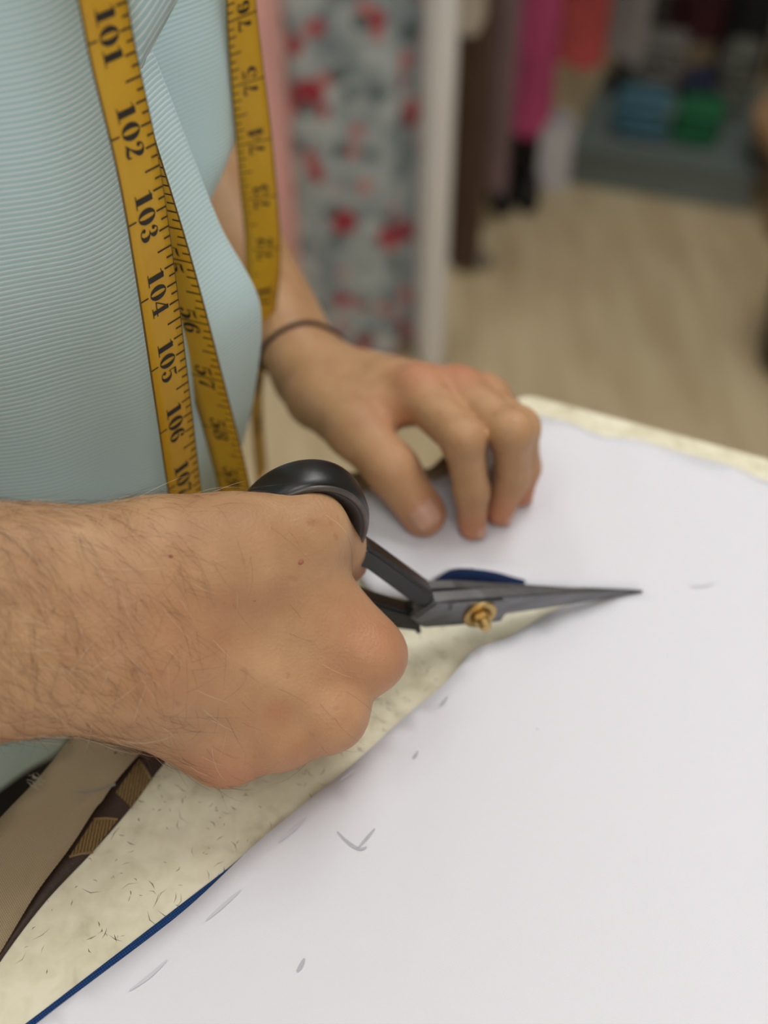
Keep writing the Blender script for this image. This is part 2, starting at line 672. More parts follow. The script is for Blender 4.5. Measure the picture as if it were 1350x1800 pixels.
# brown patterned braid tucked under the canvas
m_brown = mat('brown_satin', (58, 40, 30), 0.6, var=0.15, scale=60, bump=0.2, bscale=900)
bl = dense(pxs([(-70, 1800), (0, 1670), (66, 1560), (125, 1480), (182, 1400), (250, 1310), (330, 1210)]))
br = dense(pxs([(352, 1240), (297, 1331), (270, 1366), (230, 1421), (165, 1496), (80, 1586), (0, 1692), (-60, 1790)]))
braid = flat_region('brown_braid', bl + br, TZ + 0.0009, m_brown, step=0.006, thick=0.0007)
tag(braid, 'dark brown braid with gold woven bands beside the tan canvas', 'fabric')
m_gold = bpy.data.materials.new('gold_weave')
m_gold.use_nodes = True
nt = m_gold.node_tree
b = nt.nodes['Principled BSDF']
b.inputs['Roughness'].default_value = 0.55
tc = nt.nodes.new('ShaderNodeTexCoord')
w = nt.nodes.new('ShaderNodeTexWave')
w.wave_type = 'BANDS'
w.bands_direction = 'X'
w.inputs['Scale'].default_value = 0.314 / 0.0011
w.inputs['Distortion'].default_value = 2.0
w.inputs['Detail'].default_value = 2.0
w.inputs['Detail Scale'].default_value = 3.0
nt.links.new(tc.outputs['Object'], w.inputs['Vector'])
r = nt.nodes.new('ShaderNodeValToRGB')
r.color_ramp.elements[0].color = (*lin((72, 52, 32)), 1)
r.color_ramp.elements[1].color = (*lin((140, 112, 66)), 1)
r.color_ramp.elements[1].position = 0.7
nt.links.new(w.outputs['Fac'], r.inputs[0])
nt.links.new(r.outputs[0], b.inputs['Base Color'])
bp = nt.nodes.new('ShaderNodeBump')
bp.inputs['Distance'].default_value = 0.0004
bp.inputs['Strength'].default_value = 0.6
nt.links.new(w.outputs['Fac'], bp.inputs['Height'])
nt.links.new(bp.outputs[0], b.inputs['Normal'])
for L in ([(244, 1335), (266, 1371), (230, 1419), (203, 1393)], [(165, 1440), (207, 1440), (163, 1498), (122, 1506)]):
    pts = [PZ(a, b, TZ + .0012) for a, b in L]
    bm = bmesh.new()
    f = bm.faces.new([bm.verts.new(p) for p in pts])
    frombm('woven_band', bm, m_gold, braid)
for (a, b) in (((165, 1440), (207, 1440)), ((122, 1506), (163, 1498)), ((244, 1335), (266, 1371))):
    A, B = PZ(*a, TZ + .0012), PZ(*b, TZ + .0012)
    tube('band_border', [A, (A + B) / 2 + Vector((0, .0003, .0001)), B], .0005, mat('gold_cord', (134, 108, 70), 0.6), braid, seg=6)

# ------------------------------------------------------------------ white fabric being cut, blue layer under it
CUT = [(76, 1800), (160, 1735), (255, 1657), (345, 1583), (441, 1499), (520, 1437), (590, 1378), (640, 1330), (700, 1275), (780, 1214),
       (830, 1160), (850, 1150), (890, 1128), (940, 1096), (1000, 1070), (1070, 1060), (1128, 1050)]
near_cut = [(-0.34, -0.22)] + dense(pxs([(-50, 1895)] + CUT, TZ + .003), 0.004)
FAR = [(1128, 1046), (1060, 1042), (980, 1041), (900, 1045), (830, 1052), (760, 1058), (700, 1052), (655, 1040), (632, 1010),
       (615, 960), (618, 905), (640, 866), (690, 862), (745, 852), (800, 830), (870, 776), (935, 731)]
far_cut = dense(pxs(FAR, TZ + .003), 0.004)
far_edge = pxs([(990, 748), (1060, 770), (1120, 788), (1200, 806), (1280, 829), (1350, 850)], TZ + .003)
cloth_outline = near_cut + far_cut + far_edge + [(0.45, 0.245), (0.80, 0.09), (0.60, -0.42), (-0.10, -0.42)]
ncut = np.array(near_cut)
fcut = np.array(far_cut)


def cloth_h(x, y):
    h = 0.0
    # soft waves near the free cut edges
    d = np.min(np.hypot(ncut[:, 0] - x, ncut[:, 1] - y))
    h += 0.0030 * math.exp(-(d / 0.012) ** 2) * (0.5 + 0.5 * math.sin(85 * x + 20 * y + 0.7)) * (1.0 if y < 0.26 else 0.6)
    p = PZ(850, 1175)
    h += 0.004 * math.exp(-((x - p.x) ** 2 + (y - p.y) ** 2) / 0.012 ** 2)
    p = PZ(600, 1420)
    h += 0.003 * math.exp(-(((x - p.x) * .7 + (y - p.y) * .7) / 0.02) ** 2 - (((x - p.x) * .7 - (y - p.y) * .7) / 0.012) ** 2)
    # puckers along the far hem
    for (a, b, A) in ((1115, 800, .004), (1170, 815, -.002), (1190, 830, .003), (1280, 850, .003), (985, 770, .002)):
        p = PZ(a, b)
        u = (x - p.x) * 0.3 + (y - p.y) * 0.95
        v = (x - p.x) * 0.95 - (y - p.y) * 0.3
        h += A * math.exp(-(u / .022) ** 2 - (v / .0065) ** 2)
    h += 0.0012 * math.sin(9 * x + 4) * math.sin(11 * y + 1)
    # lift of the far flap beside the blade
    p = PZ(840, 1030)
    h += 0.006 * math.exp(-((x - p.x) / .02) ** 2 - ((y - p.y) / .008) ** 2)
    return max(h, -0.0012)


m_white = weave_mat('white_twill', (236, 235, 240), (222, 221, 228), 0.00045, rough=0.75, depth=0.15, rot=0.6, sheen=0.1)
white = flat_region('white_fabric', cloth_outline, TZ + 0.0032, m_white, step=0.0075, height=cloth_h, thick=0.0006)
tag(white, 'large sheet of white fabric on the cutting table, slit by the shears', 'fabric')
# pencil marks
m_pen = mat('pencil_grey', (186, 185, 193), 0.9, var=0.1, scale=900)
m_pen2 = mat('pencil_faint', (208, 206, 214), 0.9)


def mark(L, w, m=m_pen):
    P = [PZ(a, b, TZ + .0032) for a, b in L]
    P = [Vector(q) for q in catmull([tuple(p) for p in P], 14)]
    P = [Vector((p.x, p.y, TZ + .0032 + cloth_h(p.x, p.y) + .0004)) for p in P]
    ws = [w * (0.25 + 0.75 * math.sin(math.pi * (i + .5) / len(P))) for i in range(len(P))]
    V, F = stroke_strip(P, ws)
    mesh('pencil_mark', V, F, m, white)


mark([(593, 1468), (612, 1484), (632, 1494), (645, 1490)], .0006)
mark([(630, 1492), (645, 1475), (659, 1459)], .0005)
mark([(772, 1249), (780, 1242), (786, 1234)], .0005)
mark([(725, 1336), (730, 1332), (734, 1324)], .0006)
mark([(522, 1708), (529, 1698), (535, 1685)], .0007)
mark([(362, 1620), (395, 1592), (424, 1568)], .0006, m_pen2)
mark([(228, 1744), (262, 1718), (294, 1688)], .0006, m_pen2)
mark([(490, 1490), (515, 1470), (540, 1448)], .0006, m_pen2)
mark([(598, 1383), (612, 1371), (622, 1361)], .0005, m_pen2)
mark([(1212, 1034), (1232, 1034), (1256, 1029)], .0005, m_pen2)
mark([(942, 1284), (944, 1284), (945, 1285)], .0003)

m_blue = weave_mat('blue_twill', (52, 94, 158), (32, 64, 118), 0.0008, rough=0.8, rot=0.9, depth=0.4)
BL = [(-78, 1890), (46, 1799), (130, 1735), (238, 1652), (335, 1577), (400, 1527), (437, 1497), (480, 1476), (560, 1425), (620, 1372), (720, 1282), (830, 1186)]
bcut = [(-0.345, -0.21)] + dense(pxs(BL, TZ + .001), 0.005)
blue_h = lambda x, y: 0.0
blue_out = bcut + pxs([(900, 1180), (1100, 1150)]) + [(0.5, 0.22), (0.60, -0.40), (-0.10, -0.40)]
blue = flat_region('blue_fabric', blue_out, TZ + 0.0012, m_blue, step=0.02, thick=0.0006)
tag(blue, 'blue fabric layer showing as a thin edge beneath the white sheet', 'fabric')

# ------------------------------------------------------------------ tailor's shears (stand in a vertical plane, screw towards the viewer)
YAW = math.radians(17.0)
UD = Vector((math.cos(YAW), math.sin(YAW), 0))
ND = Vector((math.sin(YAW), -math.cos(YAW), 0))          # towards the viewer
PV = PZ(840, 1077, 0.9165)


def SP(px, py, n=0.0):
    """pixel -> (u, z) in the shears' plane at offset n."""
    r = ray(px, py)
    o = PV + ND * n
    t = (o - ORG).dot(ND) / r.dot(ND)
    p = ORG + r * t
    return ((p - PV).dot(UD), p.z)


def SW(u, z, n):
    w = PV + UD * u + ND * n
    return Vector((w.x, w.y, z))


def slab(name, P, n0, n1, m, parent, bevel=0.0006, taper=None, seg=2):
    """extrude outline P [(u,z)] between offsets n0 (back) and n1 (front)."""
    bm = bmesh.new()
    tp = taper or (lambda u: 1.0)
    mid = (n0 + n1) / 2
    a = [bm.verts.new(SW(u, z, mid + (n0 - mid) * tp(u))) for u, z in P]
    b = [bm.verts.new(SW(u, z, mid + (n1 - mid) * tp(u))) for u, z in P]
    bm.faces.new(a)
    bm.faces.new(b[::-1])
    k = len(P)
    for i in range(k):
        j = (i + 1) % k
        bm.faces.new((a[i], b[i], b[j], a[j]))
    bmesh.ops.recalc_face_normals(bm, faces=bm.faces[:])
    if bevel:
        bmesh.ops.bevel(bm, geom=bm.edges[:], offset=bevel, segments=seg, affect='EDGES', clamp_overlap=True)
    return frombm(name, bm, m, parent, smooth=False)


m_steel = mat('worn_steel', (126, 126, 128), 0.34, var=0.16, scale=140, bump=0.06, bscale=900, metal=0.85, stretch=(0.4, 1, 3))
m_black = mat('black_enamel', (15, 15, 16), 0.36, var=0.3, scale=80, bump=0.08, bscale=260, spec=0.6)
m_rim = mat('worn_rim_highlight', (88, 82, 78), 0.4, var=0.3, scale=160, metal=0.35, bump=0.1, bscale=500)  # grey-brown of the worn rim, its lit edge put into the colour
m_brass = mat('brass', (200, 172, 116), 0.36, var=0.08, scale=200, metal=0.9)
shears = thing('tailor_shears', 'black-handled steel tailor shears with brass pivot cutting the white fabric', 'shears')

FN = 0.0025   # front face of near blade
tipu = SP(1140, 1046, FN)[0]
u0 = SP(770, 1056, FN)[0]
tap = lambda u: 1.0 if u < 0.01 else max(0.12, 1.0 - 0.88 * (u - 0.01) / (tipu - 0.01))
nb = [(722, 1086), (764, 1057), (850, 1051), (958, 1046.5), (1040, 1044), (1100, 1044.5), (1140, 1046), (1105, 1053), (1050, 1061),
      (960, 1072), (889, 1080), (882, 1090), (872, 1093), (800, 1099), (742, 1103)]
slab('blade', [SP(a, b, FN) for a, b in nb], FN - 0.0050, FN, m_steel, shears, bevel=0.0004, taper=tap)
# raised boss around the screw
bo = [(728, 1086), (766, 1060), (830, 1055), (884, 1054), (890, 1062), (887, 1080), (880, 1091), (800, 1098), (744, 1102)]
slab('pivot_boss', [SP(a, b, FN) for a, b in bo], FN - .001, FN + 0.0006, m_steel, shears, bevel=0.0004)
# second blade behind
FB = FN - 0.0056
fb = [(757, 1035), (800, 1033), (900, 1038), (1000, 1042), (1080, 1045), (1136, 1047), (1060, 1060), (960, 1070), (880, 1078), (780, 1085), (745, 1075)]
slab('blade', [SP(a, b, FB) for a, b in fb], FB - 0.0042, FB, m_steel, shears, bevel=0.0004, taper=tap)
# handle shanks
us = [(622, 962), (646, 958), (668, 972), (762, 1040), (758, 1054), (742, 1062), (728, 1059), (640, 994), (612, 990)]
slab('shank', [SP(a, b, 0) for a, b in us], -0.0065, 0.0018, m_black, shears, bevel=0.0012, seg=3)
ls = [(560, 1030), (622, 1040), (660, 1056), (700, 1068), (724, 1075), (740, 1064), (764, 1056), (738, 1084), (734, 1108), (690, 1102), (640, 1090), (560, 1060)]
slab('shank', [SP(a, b, 0) for a, b in ls], -0.0060, 0.0015, m_black, shears, bevel=0.0012, seg=3)
ck = [(722, 1085), (740, 1070), (764, 1052), (764, 1060), (735, 1090), (738, 1106), (730, 1108), (724, 1094)]
slab('heel', [SP(a, b, 0) for a, b in ck], -0.004, 0.0022, m_black, shears, bevel=0.0004)


def bow(name, c, ru, rz, rot, wr, wn, n0, m, m2, parent):
    """finger ring: ellipse (ru, rz) with a rounded band section wr (radial) x wn (depth)."""
    V, F = [], []
    N, K = 72, 16
    for i in range(N):
        t = 2 * math.pi * i / N
        e = Vector((ru * math.cos(t), rz * math.sin(t)))
        nr = Vector((math.cos(t) / ru, math.sin(t) / rz)).normalized()
        for k in range(K):
            a = 2 * math.pi * k / K
            ca, sa = math.cos(a), math.sin(a)
            dr = wr * math.copysign(abs(ca) ** 0.7, ca)
            dn = wn * math.copysign(abs(sa) ** 0.7, sa)
            q = e + nr * dr
            q = Vector((q.x * math.cos(rot) - q.y * math.sin(rot), q.x * math.sin(rot) + q.y * math.cos(rot)))
            V.append(SW(c[0] + q.x, c[1] + q.y, n0 + dn))
    for i in range(N):
        for k in range(K):
            F.append((i * K + k, i * K + (k + 1) % K, ((i + 1) % N) * K + (k + 1) % K, ((i + 1) % N) * K + k))
    o = mesh(name, V, F, m, parent, True)
    if m2:
        V, F = tube_data([SW(c[0] + (q := (lambda t: Vector((ru * math.cos(t), rz * math.sin(t))) + Vector((math.cos(t) / ru, math.sin(t) / rz)).normalized() * wr * 0.35)(2 * math.pi * i / N)).x * math.cos(rot) - q.y * math.sin(rot),
                             c[1] + q.x * math.sin(rot) + q.y * math.cos(rot), n0 + wn * 0.9) for i in range(N + 1)], 0.0012, 8, False)
        mesh('rim', V, F, m2, o, True)
    return o


RC = SP(536, 930, 0)
RR = SP(641, 940, 0)
RT = SP(520, 846, 0)
RING_U = (RR[0] - RC[0]) * 0.885
RING_Z = (RT[1] - RC[1]) * 0.885
bow('thumb_bow', RC, RING_U, RING_Z, math.radians(-12), 0.0040, 0.0072, -0.0030, m_black, m_rim, shears)
LC = SP(500, 1083, 0)
bow('finger_bow', (LC[0] - 0.003, LC[1] - 0.002), 0.029, 0.0165, math.radians(-14), 0.0028, 0.0050, -0.002, m_black, None, shears)

# pivot: washer, hex nut, threaded bolt end
def disc(name, c, r0, n0, n1, m, parent, seg=32, hexa=False, bev=0.0003):
    bm = bmesh.new()
    k = 6 if hexa else seg
    P = [(c[0] + r0 * math.cos(2 * math.pi * i / k + 0.3), c[1] + r0 * math.sin(2 * math.pi * i / k + 0.3)) for i in range(k)]
    return slab(name, P, n0, n1, m, parent, bevel=bev, seg=2)


CC = SP(842, 1077, FN)
disc('washer', CC, 0.0066, FN + .0004, FN + .0018, m_brass, shears)
disc('washer_collar', CC, 0.0043, FN + .0015, FN + .0026, mat('brass_dark', (150, 116, 62), 0.4, metal=0.85), shears)
disc('nut', CC, 0.0037, FN + .0024, FN + .0048, m_brass, shears, hexa=True)
bolt = disc('bolt_end', CC, 0.0021, FN + .004, FN + .0082, m_brass, shears, seg=20)
for i in range(3):
    V, F = tube_data([SW(CC[0] + .00215 * math.cos(t), CC[1] + .00215 * math.sin(t), FN + .0052 + .0008 * i) for t in np.linspace(0, 2 * math.pi, 21)], 0.00022, 5, False)
    mesh('thread', V, F, m_brass, bolt, True)

# stamped letters on the boss
m_stamp = mat('stamp_dark', (58, 58, 60), 0.5, metal=0.7)


def stamp(P, cx, cy, s):
    c = SP(cx, cy, FN + .0006)
    pts = [SW(c[0] + a * s, c[1] + b * s, FN + .00066) for a, b in P]
    V, F = tube_data(pts, 0.00013, 5)
    mesh('stamped_letter', V, F, m_stamp, shears)


G = [(math.sin(a), math.cos(a)) for a in np.linspace(0.5, 2 * math.pi - 1.0, 16)] + [(-.85, 0), (-.2, 0)]
G = [(y, x) for x, y in G]
stamp([(b, a) for a, b in G], 793, 1062, 0.0009)
stamp([(-1, -.7), (.3, -.7), (.8, -.3), (.8, .3), (.3, .7), (-1, .7)], 791, 1069, 0.0009)

# blue flap of cloth curled up behind the blade
def flap():
    V, F = [], []
    base = pxs([(752, 1050), (790, 1050), (830, 1049), (870, 1046), (905, 1043), (940, 1041)], TZ + .004)
    hts = [0.003, 0.0115, 0.0118, 0.009, 0.0048, 0.0012]
    n = 28
    B = catmull([(b[0], b[1], h) for b, h in zip(base, hts)], n)
    for (x, y, h) in B:
        for k in range(9):
            t = k / 8
            V.append(Vector((x, y + 0.0008 + 0.004 * (t ** 2), TZ + .0035 + h * math.sin(t * 1.5))))
    for i in range(n - 1):
        for k in range(8):
            F.append((i * 9 + k, (i + 1) * 9 + k, (i + 1) * 9 + k + 1, i * 9 + k + 1))
    o = mesh('curled_flap', V, F, weave_mat('navy_underside', (30, 52, 98), (18, 34, 68), .0008, rough=.8, depth=.4), blue, True)
    md = o.modifiers.new('thickness', 'SOLIDIFY')
    md.thickness = 0.0006
    # pale turned edge
    V, F = tube_data([V[i * 9 + 8] + Vector((0, .0004, .0003)) for i in range(0, 12)], 0.0007, 6)
    mesh('flap_edge', V, F, m_white, o, True)


flap()

# ------------------------------------------------------------------ tailor: body
person = thing('person', 'tailor in a pale aqua ribbed polo shirt cutting fabric with both hands at the table', 'person')
person.location = (-0.24, 0.38, 0.0)


def skin_mat():
    m = bpy.data.materials.new('skin')
    m.use_nodes = True
    nt = m.node_tree
    b = nt.nodes['Principled BSDF']
    b.inputs['Roughness'].default_value = 0.5
    b.inputs['Specular IOR Level'].default_value = 0.35
    b.inputs['Subsurface Weight'].default_value = 0.0
    b.inputs['Subsurface Radius'].default_value = (1.0, 0.4, 0.2)
    b.inputs['Subsurface Scale'].default_value = 0.003
    tc = nt.nodes.new('ShaderNodeTexCoord')
    at = nt.nodes.new('ShaderNodeAttribute')
    at.attribute_name = 'blush'
    n = nt.nodes.new('ShaderNodeTexNoise')
    n.inputs['Scale'].default_value = 55
    n.inputs['Detail'].default_value = 6
    nt.links.new(tc.outputs['Object'], n.inputs['Vector'])
    r = nt.nodes.new('ShaderNodeValToRGB')
    r.color_ramp.elements[0].position = 0.3
    r.color_ramp.elements[0].color = (*lin((178, 134, 96)), 1)
    r.color_ramp.elements[1].position = 0.7
    r.color_ramp.elements[1].color = (*lin((198, 156, 115)), 1)
    nt.links.new(n.outputs['Fac'], r.inputs[0])
    mx = nt.nodes.new('ShaderNodeMix')
    mx.data_type = 'RGBA'
    nt.links.new(at.outputs['Fac'], mx.inputs[0])
    nt.links.new(r.outputs[0], mx.inputs[6])
    mx.inputs[7].default_value = (*lin((190, 112, 86)), 1)
    # sparse small freckles
    n3 = nt.nodes.new('ShaderNodeTexNoise')
    n3.inputs['Scale'].default_value = 160
    n3.inputs['Detail'].default_value = 1
    nt.links.new(tc.outputs['Object'], n3.inputs['Vector'])
    r3 = nt.nodes.new('ShaderNodeValToRGB')
    r3.color_ramp.elements[0].position = 0.70
    r3.color_ramp.elements[0].color = (0, 0, 0, 1)
    r3.color_ramp.elements[1].position = 0.80
    r3.color_ramp.elements[1].color = (.4, .4, .4, 1)
    nt.links.new(n3.outputs['Fac'], r3.inputs[0])
    mf = nt.nodes.new('ShaderNodeMix')
    mf.data_type = 'RGBA'
    nt.links.new(r3.outputs[0], mf.inputs[0])
    nt.links.new(mx.outputs[2], mf.inputs[6])
    mf.inputs[7].default_value = (*lin((150, 98, 70)), 1)
    nt.links.new(mf.outputs[2], b.inputs['Base Color'])
    # pores and fine creases
    v = nt.nodes.new('ShaderNodeTexVoronoi')
    v.inputs['Scale'].default_value = 900
    nt.links.new(tc.outputs['Object'], v.inputs['Vector'])
    n2 = nt.nodes.new('ShaderNodeTexNoise')
    n2.inputs['Scale'].default_value = 240
    n2.inputs['Detail'].default_value = 5
    nt.links.new(tc.outputs['Object'], n2.inputs['Vector'])
    ad = nt.nodes.new('ShaderNodeMath')
    ad.operation = 'ADD'
    nt.links.new(v.outputs['Distance'], ad.inputs[0])
    nt.links.new(n2.outputs['Fac'], ad.inputs[1])
    bp = nt.nodes.new('ShaderNodeBump')
    bp.inputs['Strength'].default_value = 0.22
    bp.inputs['Distance'].default_value = 0.0008
    nt.links.new(ad.outputs[0], bp.inputs['Height'])
    nt.links.new(bp.outputs[0], b.inputs['Normal'])
    return m


m_skin = skin_mat()
A = lambda v: np.array(tuple(v), np.float32)


def chain(p, pts, k=0.004):
    """smooth union of round cones along pts [(pos, r), ...]"""
    d = None
    for (a, ra), (b, rb) in zip(pts[:-1], pts[1:]):
        c = sd_cone(p, A(a), A(b), ra, rb)
        d = c if d is None else smin(d, c, k)
    return d


# ---- right arm (holds the shears)
EL_R = Vector((-0.305, 0.165, 1.035))
SH_R = Vector((-0.215, 0.200, 1.345))
wr_t = PD(215, 990, .343)
wr_b = PD(200, 1174, .347)
wr_m = PD(215, 1085, .352)
R_IDX = [(PD(652, 1152, .373), .0108), (Vector((-.0165, .262, .9345)), .0088), (Vector((-.034, .279, .930)), .0078), (Vector((-.049, .277, .937)), .0070)]
R_MID = [(PD(582, 1256, .369), .0108), (Vector((-.024, .257, .9315)), .0088), (Vector((-.042, .273, .9225)), .0078), (Vector((-.061, .262, .9265)), .0070)]
R_RNG = [(PD(492, 1292, .368), .0102), (Vector((-.040, .249, .9245)), .0083), (Vector((-.058, .262, .916)), .0073), (Vector((-.073, .248, .921)), .0066)]
R_PNK = [(PD(398, 1314, .371), .0094), (Vector((-.056, .240, .919)), .0075), (Vector((-.071, .250, .9135)), .0066), (Vector((-.082, .238, .918)), .0060)]
R_THM = [(PD(410, 956, .353), .0136), (PD(538, 934, .364), .0130), (PD(580, 957, .386), .0112), (PD(604, 985, .407), .0090)]


def right_arm(p):
    # forearm and wrist
    ft = sd_cone(p, A(EL_R + Vector((0, .012, .012))), A(wr_t), .032, .0165)
    fb_ = sd_cone(p, A(EL_R + Vector((0, -.012, -.012))), A(wr_b), .032, .0165)
    fm = sd_cone(p, A(EL_R), A(wr_m), .036, .0215)
    d = smin(smin(ft, fb_, .02), fm, .02)
    ua = sd_cone(p, A(EL_R), A(SH_R), .040, .048)
    d = smin(d, ua, .03)
    # ulna bump
    d = smin(d, sd_ell(p, A(PD(250, 1190, .345)), (.012, .010, .010)), .012)
    # metacarpals, dorsal row
    b0 = [PD(285, 1000, .354), PD(285, 1062, .352), PD(275, 1125, .352), PD(262, 1190, .353)]
    hd = [R_IDX, R_MID, R_RNG, R_PNK]
    palm = None
    for a, f in zip(b0, hd):
        m = sd_cone(p, A(a), A(f[0][0]), .0150, f[0][1])
        palm = m if palm is None else smin(palm, m, .014)
    # palm flesh behind the metacarpals
    bk = Vector((0.002, 0.012, -0.010))
    for a, f in zip(b0, hd):
        e = a.lerp(f[0][0], .80)
        palm = smin(palm, sd_cone(p, A(a.lerp(f[0][0], .05) + bk), A(e + bk), .0150, .0110), .012)
    # web between thumb and index
    palm = smin(palm, sd_cone(p, A(PD(420, 995, .358)), A(PD(548, 1052, .372)), .0140, .0105), .014)
    palm = smin(palm, sd_cone(p, A(PD(520, 1000, .372)), A(PD(600, 1110, .376)), .0085, .0100), .012)
    # thenar and hypothenar pads
    palm = smin(palm, sd_cone(p, A(PD(320, 990, .362)), A(PD(490, 975, .374)), .0140, .0110), .014)
    palm = smin(palm, sd_cone(p, A(PD(255, 1215, .362)), A(PD(385, 1310, .374)), .0130, .0105), .014)
    d = smin(d, palm, .018)
    th = chain(p, [(PD(312, 976, .350), .0140)] + R_THM[:2], .006)
    d = smin(d, th, .014)
    th2 = chain(p, R_THM[1:], .005)
    out = smin(d, th2, .004)
    for f in hd:
        out = np.minimum(out, smin(d, chain(p, f, .004), .006))
    # knuckle caps and extensor tendons
    for f, r in zip(hd, (.0075, .0078, .0070, .0062)):
        out = smin(out, sd_ell(p, A(f[0][0] + Vector((0, -.003, .004))), (r, r, r)), .006)
    for a, f in zip(b0, hd):
        s = a.lerp(f[0][0], .35)
        up = Vector((0, -.0075, .0085))
        out = smin(out, sd_cone(p, A(s + up * .9), A(f[0][0] + up * .75), .0022, .0026), .0055)
    return out


def blush_of(V, spots):
    b = np.zeros(len(V))
    for c, r, a in spots:
        d2 = ((V - np.array(tuple(c))) ** 2).sum(1)
        b = np.maximum(b, a * np.exp(-d2 / (r * r)))
    return b


def on_surface(px, py, Vs, Ns=None):
    r = np.array(tuple(ray(px, py)))
    o = np.array((0, 0, CAMZ))
    q = Vs - o
    t = q @ r / (r @ r)
    d2 = ((q - t[:, None] * r) ** 2).sum(1)
    c = np.where(d2 < .0022 ** 2)[0]
    if len(c) == 0:
        c = np.array([d2.argmin()])
    i = c[t[c].argmin()]
    return Vector(Vs[i])


def on_px(a, b):
    return on_surface(a, b, Vr)


Vr, Fr = surface_nets(right_arm, (-0.37, 0.10, 0.89), (0.035, 0.32, 1.20), 0.0016)
Vr = smooth_mesh(Vr, Fr, 3)
spotsR = [(f[0][0], .014, .42) for f in (R_IDX, R_MID, R_RNG, R_PNK)] + [(f[3][0], .012, .7) for f in (R_IDX, R_MID, R_RNG, R_PNK, R_THM)]
spotsR += [(PD(650, 1130, .365), .018, .35), (PD(410, 1345, .365), .018, .4), (PD(320, 1120, .33), .03, .15), (on_px(490, 1262), .0040, .38)]
bR = blush_of(Vr, spotsR)

# ---- left arm (steadies the cloth)
EL_L = Vector((-0.165, 0.655, 1.0))
SH_L = Vector((-0.215, 0.560, 1.345))
WL = PY(541, 648, .432)
L_THM = [(PZ(562, 694, .921), .0150), (PZ(626, 756, .931), .0125), (PZ(690, 826, .927), .0106), (PZ(744, 903, .9125), .0098)]
L_IDX = [(PZ(738, 692, .941), .0112), (PZ(814, 774, .9495), .0084), (PZ(829, 862, .927), .0070), (PZ(830, 925, .9095), .0060)]
L_MID = [(PZ(803, 694, .939), .0110), (PZ(899, 758, .9515), .0084), (PZ(900, 840, .926), .0072), (PZ(878, 900, .9100), .0061)]
L_RNG = [(PZ(852, 708, .934), .0104), (PZ(912, 752, .9440), .0082), (PZ(921, 822, .922), .0069), (PZ(914, 868, .9095), .0058)]
_o = L_RNG
L_PNK = [(_o[0][0] + Vector((.002, .014, -.014)), .0090), (_o[1][0] + Vector((-.003, .017, -.009)), .0072), (_o[2][0] + Vector((-.005, .016, -.003)), .0062), (_o[3][0] + Vector((-.006, .014, 0)), .0054)]


def left_arm(p):
    side = Vector((.003, .012, -.008))
    f1 = sd_cone(p, A(EL_L), A(WL + side), .036, .0152)
    f2 = sd_cone(p, A(EL_L), A(WL - side * .4), .034, .0152)
    d = smin(f1, f2, .012)
    d = smin(d, sd_cone(p, A(EL_L), A(SH_L), .040, .048), .03)
    hd = [L_IDX, L_MID, L_RNG, L_PNK]
    b0 = [WL + Vector((.002, -.002, -.002)), WL + Vector((.004, .005, -.004)), WL + Vector((.005, .012, -.008)), WL + Vector((.006, .018, -.014))]
    palm = None
    for a, f in zip(b0, hd):
        m = sd_cone(p, A(a), A(f[0][0]), .0118, f[0][1])
        palm = m if palm is None else smin(palm, m, .008)
    d = smin(d, palm, .009)
    th = chain(p, [(WL + Vector((.004, -.008, -.002)), .015)] + L_THM[:2], .006)
    d = smin(d, th, .012)
    # thin web between thumb and index
    d = smin(d, sd_cone(p, A(PZ(640, 712, .932)), A(PZ(694, 722, .936)), .0085, .0065), .010)
    out = smin(d, chain(p, L_THM[1:], .005), .004)
    for f in hd:
        out = np.minimum(out, smin(d, chain(p, f, .0035), .006))
    for f in hd:
        out = smin(out, sd_ell(p, A(f[0][0] + Vector((0, 0, .006))), (.0072, .0072, .0055)), .006)
        out = smin(out, sd_ell(p, A(f[1][0]), (.0080, .0080, .0080)), .003)
    # flatten fingertips that press on the cloth
    out = np.maximum(out, TZ + .0036 - p[:, 2])
    return out


Vl, Fl = surface_nets(left_arm, (-0.24, 0.30, 0.885), (0.095, 0.73, 1.14), 0.0016)
Vl = smooth_mesh(Vl, Fl, 3)
spotsL = [(f[3][0], .012, .75) for f in (L_THM, L_IDX, L_MID, L_RNG, L_PNK)] + [(f[0][0] + Vector((0, 0, .008)), .013, .6) for f in (L_IDX, L_MID)]
spotsL += [(PZ(694, 730, .94), .012, .35), (PZ(690, 770, .93), .008, .35), (L_THM[2][0], .012, .35)]
bL = blush_of(Vl, spotsL)

# ---- trunk, neck and head (under the clothes or above the frame)
HC = Vector((-0.135, 0.375, 1.60))


